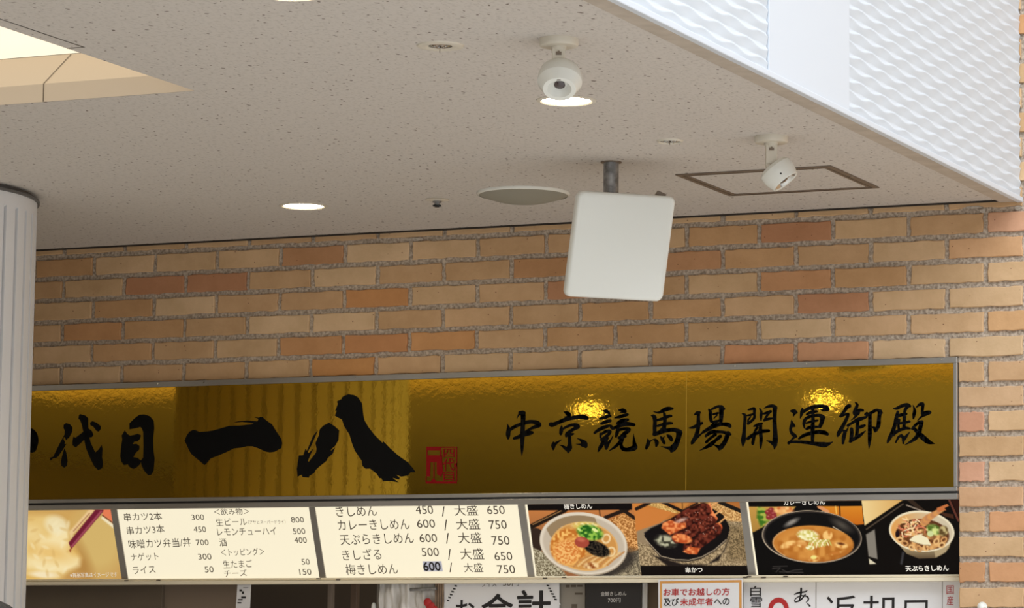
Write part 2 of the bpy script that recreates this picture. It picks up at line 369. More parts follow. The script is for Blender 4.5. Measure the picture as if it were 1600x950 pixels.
tag(obj('wall_left_dimmer', MB().box(-11.1, -11, -9, WY, 0, CEIL + .6), M['dimmer_wall']), 'unseen brown wall added on the left to cut the light', 'wall', kind='structure')  # out of view, added to dim the left side and the sign's reflections
# kitchen behind the counter
kb = MB().box(-7.3, OX + .3, WY + 1.9, WY + 2, 0, 2.6).box(OX + .3, OX + .4, WY + .2, WY + 2, 0, 2.6).box(-7.4, -7.3, WY + .2, WY + 2, 0, 2.6).box(-7.4, OX + .4, WY + .25, WY + 2, 2.55, 2.6)
tag(obj('wall_far', kb, M['kitchen_dark']), 'dark back wall of the kitchen behind the counter', 'wall', kind='structure')

# column
R_ = .3966; cc = Vector((-5.30956, 7.36859, 0))
col_ = thing('column', 'round white column with vertical grooves in front of the brick wall', 'column', (cc.x, cc.y, 0), kind='structure')
sec, top_sec = [], []
for k in range(45):
    a0 = 2.8 + 8 * k
    for da, dr in ((-4, 0), (-2.6, 0), (-1.05, 0), (-.95, .013), (-.5, .013), (-.42, .006), (.42, .006), (.5, .013), (.95, .013), (1.05, 0), (2.6, 0)):
        an = math.radians(a0 + da); sec.append((math.cos(an), math.sin(an), dr))
n = len(sec); ztop = CEIL - .012
rings = [(0, 1), (CEIL - .062, 1), (CEIL - .056, 0), (ztop, 0)]
cv = [(cc.x + x * (R_ - d * g), cc.y + y * (R_ - d * g), z) for z, g in rings for x, y, d in sec]
cf = [(i * n + k, i * n + (k + 1) % n, (i + 1) * n + (k + 1) % n, (i + 1) * n + k) for i in range(3) for k in range(n)]
obj('shaft', MB().add(cv, cf), M['column'], col_)
obj('collar', MB().lathe([(R_ + .0005, CEIL - .02), (R_ + .007, CEIL - .02), (R_ + .007, CEIL - .013), (R_ - .01, CEIL - .013), (R_ - .01, CEIL - .001)], (cc.x, cc.y, 0), n=128, caps=False), M['collar'], col_)

# ------------------------------------------------------------------ luminous ceiling recess
cv_ = thing('recessed_ceiling_light', 'large luminous rectangular recess in the ceiling with a cream flared lining', 'ceiling light', (CX1, CY1, CEIL))
h1, h2, fl = .043, .135, .115
li = MB()
def frame4(x0, x1, y0, y1, z): return [(x0, y0, z), (x1, y0, z), (x1, y1, z), (x0, y1, z)]
_i = .0015; A_ = frame4(CX0 + _i, CX1 - _i, CY0 + _i, CY1 - _i, CEIL + .0004); B_ = frame4(CX0 + _i, CX1 - _i, CY0 + _i, CY1 - _i, CEIL + h1); C_ = frame4(CX0 - fl, CX1 + fl, CY0 - fl, CY1 + fl, CEIL + h2)
lip, fla = MB(), MB()
for k in range(4):
    q = (k + 1) % 4; lip.quad(A_[k], A_[q], B_[q], B_[k]); fla.quad(B_[k], B_[q], C_[q], C_[k])
obj('lip', lip, M['cove_side'], cv_); obj('flared_lining', fla, M['cove_side'], cv_)
obj('diffuser', MB().box(CX0 - fl, CX1 + fl, CY0 - fl, CY1 + fl, CEIL + h2 + .001, CEIL + h2 + .012), M['cove_lamp'], cv_)
sx0 = on_y(68, 166, CY1).x
for q in range(4):
    se = MB(); xs = sx0 - q * 1.2
    se.box(xs - .0012, xs + .0012, CY1 - .0024, CY1 - .0014, CEIL + .001, CEIL + h1)
    se.add([(xs - .0012, CY1 - .0035, CEIL + h1), (xs + .0012, CY1 - .0035, CEIL + h1), (xs + .0012, CY1 + fl - .004, CEIL + h2 - .001), (xs - .0012, CY1 + fl - .004, CEIL + h2 - .001)], [(0, 1, 2, 3)])
    obj('joint_line', se, M['grey_print'], cv_)

# downlights
def downlight(P, label, r=.056):
    t = thing('downlight', label, 'downlight', P, 'recessed downlights')
    obj('trim_ring', MB().lathe([(r, .004), (r, -.001), (r + .004, -.0035), (r + .013, -.0015), (r + .013, .001)], P, n=40, caps=False), M['cream'], t, smooth=30)
    obj('lamp_face', MB().lathe([(r, -.0008), (r * .6, -.0012), (.004, -.0016)], P, n=40), M['lamp'], t)
    ld = bpy.data.lights.new('downlight_beam', 'SPOT'); ld.energy = 5; ld.color = (1, .86, .66); ld.spot_size = 2.2; ld.spot_blend = .7; ld.shadow_soft_size = .05
    lo_ = bpy.data.objects.new('downlight_beam', ld); COL.objects.link(lo_); lo_.parent = t; lo_.location = (0, 0, -.02)
    return t
downlight(on_z(474, 321.5), 'lit round downlight nearest the column, left of the sprinkler head')
downlight(on_z(885, 157), 'lit round downlight just behind the ball shaped camera')
downlight(on_z(455, -10.5), 'lit round downlight at the top edge of the picture')
for x, y in ((-6.33, 2.47), (-5.04, 2.66)):
    downlight(Vector((x, y, CEIL)), 'lit round downlight nearer the viewer, seen mirrored in the gold sign', .075)

# smoke / sprinkler fittings
P = on_z(683, 311.5)
t = thing('sprinkler_head', 'small brass sprinkler head between the lit downlight and the round speaker', 'sprinkler', P)
obj('escutcheon', MB().lathe([(.032, 0), (.033, -.002), (.012, -.005)], P, n=32), M['cream'], t, smooth=30)
obj('frame', MB().lathe([(.012, -.004), (.013, -.009), (.008, -.010), (.008, -.016)], P, n=20), M['steel'], t, smooth=30)
df = MB()
for k in range(8):
    a = k * PI / 4; c = Vector((math.cos(a), math.sin(a), 0)); df.tube([P + c * .004 + Vector((0, 0, -.016)), P + c * .012 + Vector((0, 0, -.018))], .0022, 6)
df.lathe([(.007, -.016), (.007, -.022)], P, n=12)
obj('deflector', df, M['dark'], t)
def flush_device(px, py, ro, ri, label, bright):
    P = on_z(px, py); t = thing('flush_detector', label, 'detector', P)
    obj('flange', MB().lathe([(ri + .001, .004), (ri, -.002), (ri + (ro - ri) * .5, -.0055), (ro - .002, -.003), (ro, 0)], P, n=48, caps=False), M['cream'], t, smooth=40)
    obj('cavity', MB().lathe([(ri, -.001), (ri * .96, .0008)], P, n=32), M['dark'], t)
    g = MB(); g.lathe([(ri * .86, -.0012), (ri * .62, -.0030), (ri * .55, -.0022)], P, n=32, caps=False)
    for k in range(6):
        a = k * PI / 3 + .3; c = P + Vector((math.cos(a), math.sin(a), 0)) * ri * .45
        g.lathe([(.005, -.0012), (.0045, -.004), (.002, -.005)], c, n=10)
    obj('chrome_insert', g, M['chrome'], t, smooth=40)
    obj('test_wire', MB().tube([P + Vector((0, -.002, -.001)), P + Vector((0, -.002, -bright))], .0009, 6), M['bronze'], t)
    return t
flush_device(688, 71, .050, .025, 'wide flush ceiling detector with a broad pale flange and a short wire', .016)
flush_device(1047, 219.5, .033, .026, 'small flush ceiling detector right of the ball shaped camera with a short wire', .011)
# speaker
P = on_z(818, 301.5)
t = thing('ceiling_speaker', 'round white ceiling speaker with a shallow domed grey grille', 'speaker', P)
R0 = 73 / 569
obj('rim', MB().lathe([(R0 * .93, 0), (R0, 0), (R0, -.004), (R0 * .985, -.0065), (R0 * .95, -.0075)], P, n=72, caps=False), M['plastic'], t, smooth=40)
obj('grille', MB().lathe([(R0 * .955, -.006), (R0 * .8, -.0135), (R0 * .6, -.021), (R0 * .4, -.0265), (R0 * .2, -.030), (.002, -.031)], P, n=72), M['grille'], t, smooth=60)

# access hatch
c = [on_z(*q) for q in ((1055, 272), (1300, 258), (1372, 292), (1140, 305))]
hx0, hx1, hy0, hy1 = (c[0].x + c[3].x) / 2, (c[1].x + c[2].x) / 2, (c[0].y + c[1].y) / 2, (c[2].y + c[3].y) / 2
t = thing('access_hatch', 'square ceiling access hatch with a bronze metal frame', 'hatch', ((hx0 + hx1) / 2, (hy0 + hy1) / 2, CEIL))
fw = .026; fb = MB()
fb.box(hx0, hx0 + fw, hy0, hy1, CEIL - .0035, CEIL - .0002).box(hx1 - fw, hx1, hy0, hy1, CEIL - .0035, CEIL - .0002).box(hx0 + fw, hx1 - fw, hy0, hy0 + fw, CEIL - .0035, CEIL - .0002).box(hx0 + fw, hx1 - fw, hy1 - fw, hy1, CEIL - .0035, CEIL - .0002)
obj('frame', fb, M['bronze'], t)
gl = MB(); g = .0022; x0_, x1_, y0_, y1_ = hx0 + fw * .55, hx1 - fw * .55, hy0 + fw * .55, hy1 - fw * .55; z_ = CEIL - .0042
gl.box(x0_, x0_ + g, y0_, y1_, z_, z_ + .001).box(x1_ - g, x1_, y0_, y1_, z_, z_ + .001).box(x0_, x1_, y0_, y0_ + g, z_, z_ + .001).box(x0_, x1_, y1_ - g, y1_, z_, z_ + .001)
obj('frame_groove', gl, M['kitchen_dark'], t)
obj('door_panel', MB().box(hx0 + fw, hx1 - fw, hy0 + fw, hy1 - fw, CEIL - .0015, CEIL - .0002), M['ceiling'], t)
obj('latch', MB().lathe([(.006, -.0035), (.006, -.0048)], on_z(1330, 274.5), n=16), M['chrome'], t)

# swivel cameras -----------------------------------------------------
def swivel_camera(P, C, axis, label, swing):
    """P: point on the ceiling, C: centre of the ball, axis: where the face looks"""
    t = thing('ceiling_camera', label, 'security camera', P, 'swivel cameras on the ceiling')
    ax = Vector(axis).normalized()
    obj('base', MB().lathe([(.041, 0), (.041, -.012), (.039, -.0155), (.034, -.0165), (.017, -.0165), (.0165, -.021), (.001, -.021)], P, n=48, caps=False), M['cream'], t, smooth=35)
    z1 = C.z + .030; mid = Vector((P.x, P.y, z1))
    sd = Vector((_r.x, _r.y, 0)).normalized(); fw_ = Vector((_f.x, _f.y, 0)).normalized()
    nk = MB(); a = P + Vector((0, 0, -.02))
    for s in (-1, 1):                                     # two cheeks of the bracket
        q = [a + sd * (.0135 * s) + fw_ * u + Vector((0, 0, w)) for u, w in ((-.012, 0), (.012, 0), (.012, z1 - a.z - .012), (-.012, z1 - a.z - .012))]
        nk.hexa(q, -sd * (.006 * s))
    q = [a - fw_ * .013 + sd * u + Vector((0, 0, w)) for u, w in ((-.0135, 0), (.0135, 0), (.0135, z1 - a.z - .006), (-.0135, z1 - a.z - .006))]
    nk.hexa(q, fw_ * .004)
    nk.lathe([(.0165, a.z - .004), (.0165, a.z + .002)], (P.x, P.y, 0), n=24)
    obj('bracket', nk, M['cream'], t, bevel=.0015)
    q = [P + Vector((0, 0, -.029)) - fw_ * .0133 + sd * u + Vector((0, 0, w)) for u, w in ((-.006, 0), (.006, 0), (.006, -.007), (-.006, -.007))]
    obj('slot', MB().hexa(q, -fw_ * .0006), M['bronze'], t)
    kn = MB(); kc = Vector((P.x, P.y, z1 - .012))
    kn.lathe([(.012, -.012), (.0125, -.008), (.0125, .008), (.012, .012)], kc, sd, 24)
    kn.tube([kc, C - ax * .012], .0115, 20)
    obj('knuckle', kn, M['cream'], t, smooth=40)
    for pr_, o_, a_ in (([(.0042, 0), (.0042, .0022), (.0025, .003)], kc - fw_ * .0125, -fw_), ([(.0035, 0), (.0035, .005)], kc + sd * .0155 + Vector((0, 0, .012)), sd), ([(.003, 0), (.003, .0015)], P + Vector((0, 0, -.03)) - fw_ * .013, -fw_)):
        obj('screw', MB().lathe(pr_, o_, a_, 12), M['bronze'], t)
    pr = swing
    bd = obj('body', MB().lathe(pr, C, ax, 64, caps=False), M['plastic'], t, smooth=26)
    return t, bd, ax
d1 = 745
Pc = on_z(873, 61); dist = (Pc - EYE).dot(_f)
C1 = EYE + ray(875, 121) / 1 * dist; k1 = FPX / dist
ball = [(.001, -.034), (.018, -.0325), (.032, -.0265), (.0415, -.016), (.0455, -.003), (.0466, .008), (.0462, .014), (.0345, .0335), (.0335, .034), (.0250, .0335), (.0232, .031), (.0175, .021), (.0155, .0195), (.001, .0195)]
ax1 = (-_f * .56 + Vector((0, 0, -.80)) - _r * .04)
t, bd, ax = swivel_camera(Pc, C1, ax1, 'white ball shaped ceiling camera whose dark lens faces the viewer', ball)
ob = obj('lens', MB().lathe([(.0115, .0196), (.0115, .0225), (.009, .0245), (.001, .0262)], C1, ax, 32), M['glass_dark'], bd, smooth=50)
upv = (Vector((0, 0, 1)) - ax * ax.z).normalized(); sdv = ax.cross(upv)
e = C1 + upv * .029 + ax * .0338
obj('emblem', MB().add([e + sdv * x + upv * y for x, y in ((-.004, -.0022), (.004, -.0022), (.004, .0022), (-.004, .0022))], [(0, 1, 2, 3)]), M['grey_print'], bd)
Pc = on_z(1205, 213.5); dist = (Pc - EYE).dot(_f)
C2 = EYE + ray(1218.5, 273) * dist
drum = [(.001, -.026), (.036, -.026), (.0425, -.018), (.0432, -.010), (.0425, .002), (.0362, .0225), (.035, .0235), (.0325, .0232), (.0315, .021)]
ax2 = (_r * .58 - _u * .76 - _f * .22)
t, bd, ax = swivel_camera(Pc, C2, ax2, 'white ceiling camera beside the access hatch, tilted down to the right', drum)
obj('reflector', MB().lathe([(.0315, .0212), (.026, .014), (.018, .0115), (.001, .011)], C2, ax, 32, caps=False), M['chrome'], bd, smooth=30)
obj('lens', MB().lathe([(.0115, .0116), (.0115, .0175), (.009, .020), (.001, .0215)], C2, ax, 32), M['glass_dark'], bd, smooth=50)
v_ = (-_f - ax * (-_f).dot(ax)).normalized()
obj('screw', MB().lathe([(.0022, 0), (.0022, .0012)], C2 + v_ * .0415 + ax * .008, v_, 10), M['dark'], bd)

# panel antenna --------------------------------------------------------
P = on_z(955, 253); dist = (P - EYE).dot(_f)
t = thing('panel_antenna', 'square white panel antenna hanging from the ceiling on a grey steel pole', 'antenna', P)
obj('pole', MB().lathe([(.0195, 0), (.0195, -.17)], P, n=32), M['steel'], t, smooth=40)
obj('pole_flange', MB().lathe([(.027, 0), (.027, -.0025), (.02, -.003)], P, n=24), M['bronze'], t)
# orthonormal frame of the face, fitted to its four corners in the picture
Dp = dist - .085
c = [EYE + ray(*q) * Dp for q in ((905, 297), (1057, 308), (1037, 471), (883, 464))]
cen = sum(c, Vector()) / 4
eu = ((c[1] - c[0]) + (c[2] - c[3])) / 2; ev = ((c[0] - c[3]) + (c[1] - c[2])) / 2
nz = Vector((-_f.x * .96 + _r.x * .20, -_f.y * .96 + _r.y * .20, -.16)).normalized()
def onto(v):      # slide the picture-plane vector along the line of sight until it lies in the face
    vd = (cen - EYE).normalized(); return v - vd * (v.dot(nz) / vd.dot(nz))
eu, ev = onto(eu), onto(ev)
TH = .030
def rrect(s, rad, n=8):
    pts = []
    for sx_, sy_, a0 in ((1, 1, 0), (-1, 1, 90), (-1, -1, 180), (1, -1, 270)):
        for k in range(n + 1):
            a = math.radians(a0 + 90 * k / n); pts.append((sx_ * (.5 * s - rad) + rad * math.cos(a), sy_ * (.5 * s - rad) + rad * math.sin(a)))
    return pts
rb = MB(); loops = []
for s, d in ((1.0, -TH), (1.0, -.012), (.992, -.006), (.972, -.0018), (.94, 0)):
    rr = rrect(s, .065 * s)
    loops.append([cen + eu * x + ev * y + nz * d for x, y in rr])
n = len(loops[0])
rb.add([p for l in loops for p in l], [(i * n + k, i * n + (k + 1) % n, (i + 1) * n + (k + 1) % n, (i + 1) * n + k) for i in range(len(loops) - 1) for k in range(n)] + [tuple((len(loops) - 1) * n + k for k in range(n)), tuple(range(n - 1, -1, -1))])
obj('radome', rb, M['radome'], t, smooth=50)
bk = MB(); q = cen - nz * (TH + .001)
bk.hexa([q + eu * x + ev * y for x, y in ((-.25, -.2), (.25, -.2), (.25, .3), (-.25, .3))], -nz * .012)
bk.hexa([q + eu * x + ev * y for x, y in ((.26, .40), (.42, .44), (.42, .517), (.34, .545))], -nz * .012)
obj('rear_bracket', bk, M['bronze'], t)
cl = MB(); cl.lathe([(.024, -.165), (.024, -.13)], P, n=24); cl.tube([P + Vector((0, 0, -.15)), cen + ev * .2 - nz * (TH + .010)], .010, 12)
obj('pole_clamp', cl, M['steel'], t)
# ------------------------------------------------------------------ gold shop sign
YS = WY - .006
sg = thing('shop_sign', 'long gold shop sign with black brush lettering above the menu boards', 'sign', tuple(on_y(1491, 664, WY)))
gt, gb, gxr = on_y(1491, 567.5, YS).z, on_y(1491, 760.7, YS).z, on_y(1491, 664, YS).x
X_ = lambda px: on_y(px, 690, YS).x
xl = -6.5
def sheet(name, x0, x1, y, m): return obj(name, MB().box(x0, x1, y, y + .004, gb, gt), m, sg)
g1 = g2 = sheet('gold_panel', xl, X_(1072) - .0006, YS, M['gold']); g4 = sheet('gold_panel', X_(1072) + .0006, gxr, YS, M['gold'])
obj('seam', MB().box(X_(1072) - .0006, X_(1072) + .0006, YS - .0004, YS + .003, gb, gt), M['gold_seam'], sg)
fr_ = MB().box(xl - .02, OX, YS - .009, WY + .03, gt, gt + .0165).box(gxr, OX, YS - .009, WY + .03, gb, gt)
fr_.box(xl - .02, xl, YS - .009, WY + .03, gb, gt)
obj('frame', fr_, M['alu'], sg, bevel=.0015)
obj('backing', MB().box(xl, OX, YS + .0045, WY + .03, gb, gt + .001), M['kitchen_dark'], sg)
for px in (247, 319, 555, 1150, 1262, 1473): obj('rivet', MB().lathe([(.0022, 0), (.0022, .0012)], (X_(px), YS - .009, gt + .010), (0, -1, 0), 8), M['chrome'], sg)
def placer(ox, oy, s, y): return lambda x, yy, k: tuple(on_y(ox + x / s, oy + yy / s, y))
BIG = [  # traced outlines of the large characters: (origin, scale, outline)
 ((45, 640, 8.633), g1, [[(470, 205), (500, 182), (550, 195), (587, 240), (582, 300), (540, 375), (500, 410), (490, 380), (470, 365), (465, 400), (485, 430), (480, 470), (505, 460), (470, 520), (400, 620), (365, 655), (325, 655), (290, 690), (283, 650), (330, 635), (360, 570), (420, 450), (480, 340), (485, 280), (468, 250)],
   [(480, 520), (505, 590), (520, 690), (510, 760), (475, 783), (440, 760), (435, 690), (455, 600)],
   [(600, 365), (630, 380), (720, 310), (800, 250), (850, 290), (868, 340), (850, 370), (760, 390), (700, 450), (630, 510), (590, 480), (588, 430)],
   [(690, 60), (760, 80), (798, 115), (800, 200), (805, 330), (830, 440), (885, 560), (900, 575), (940, 540), (980, 480), (992, 530), (985, 640), (1000, 730), (985, 790), (935, 818), (880, 760), (820, 640), (770, 520), (745, 400), (735, 300), (710, 190), (690, 140), (668, 125), (675, 80)],
   [(825, 175), (860, 155), (910, 175), (965, 220), (970, 260), (940, 298), (910, 285), (870, 230), (830, 210)]]),
 ((175, 640, 8.636), g1, [[(235, 265), (235, 185), (300, 120), (370, 68), (440, 65), (510, 90), (560, 150), (568, 250), (552, 400), (558, 560), (572, 660), (560, 820), (525, 880), (485, 885), (430, 820), (395, 740), (385, 690), (420, 650), (425, 500), (420, 300), (400, 250), (380, 232), (330, 248)],
   [(172, 280), (205, 330), (245, 352), (300, 340), (345, 325), (388, 345), (375, 395), (340, 430), (300, 430), (275, 465), (330, 462), (368, 490), (365, 540), (320, 580), (285, 640), (340, 650), (392, 690), (375, 735), (330, 780), (290, 800), (240, 775), (210, 735), (160, 748), (125, 700), (112, 630), (120, 520), (138, 400), (130, 350)]]),
 ((280, 640, 9.412), g2, [[(78, 455), (110, 380), (150, 325), (200, 298), (240, 302), (290, 328), (400, 322), (500, 305), (600, 278), (730, 240), (900, 235), (1050, 218), (1100, 210), (1020, 190), (920, 182), (800, 190), (860, 172), (1000, 160), (1150, 172), (1165, 135), (1100, 112), (1170, 118), (1190, 108), (1220, 108), (1280, 160), (1360, 215), (1420, 310), (1500, 430), (1512, 490), (1500, 565), (1400, 620), (1330, 630), (1270, 618), (1180, 575), (1080, 540), (1000, 538), (900, 560), (800, 570), (680, 630), (560, 680), (460, 720), (400, 790), (372, 815), (340, 790), (250, 715), (180, 655), (150, 610), (110, 520)]]),
 ((455, 605, 5.938), g2, [[(350, 330), (300, 355), (265, 390), (255, 450), (240, 480), (225, 520), (235, 570), (228, 610), (195, 650), (160, 695), (155, 680), (175, 630), (205, 570), (160, 612), (152, 600), (185, 540), (247, 398), (200, 455), (145, 590), (132, 570), (112, 630), (70, 633), (62, 690), (52, 760), (58, 832), (95, 810), (105, 835), (163, 840), (165, 825), (212, 795), (225, 770), (255, 740), (330, 680), (335, 660), (385, 615), (405, 558), (362, 595), (370, 575), (405, 545), (437, 490), (443, 400), (400, 360)],
   [(530, 65), (490, 80), (465, 100), (470, 108), (425, 130), (432, 155), (408, 220), (422, 215), (405, 265), (470, 300), (490, 360), (540, 440), (560, 510), (590, 590), (655, 685), (660, 730), (690, 757), (730, 755), (790, 800), (820, 845), (835, 842), (850, 870), (930, 872), (995, 883), (940, 840), (1000, 858), (1005, 840), (970, 810), (1020, 830), (1080, 820), (1105, 790), (1152, 788), (1130, 755), (1080, 695), (1000, 640), (920, 570), (850, 498), (848, 518), (770, 440), (715, 370), (680, 310), (668, 260), (655, 150), (620, 95), (580, 72)]]),
]
for (ox, oy, s), par, outs in BIG:
    b = MB()
    for o_ in outs: polygon_mesh(b, o_, placer(ox, oy, s, YS - .0008))
    obj_raw('brush_character', b.v, b.f, M['ink'], sg)
b = MB()
for sk in ([(-420, 300, 90), (-250, 270, 80), (-50, 280, 90), (40, 330, 110), (74, 420, 95), (40, 520, 110)], [(-420, 300, 90), (-400, 500, 80), (-370, 600, 60)], [(-370, 560, 60), (-150, 570, 60), (30, 540, 60)],
           [(-270, 330, 60), (-280, 450, 60), (-320, 500, 30)], [(-130, 320, 60), (-120, 440, 60), (-50, 460, 50)]): stroke_mesh(b, sk, placer(45, 640, 8.633, YS - .0008))
obj_raw('brush_character', b.v, b.f, M['ink'], sg)
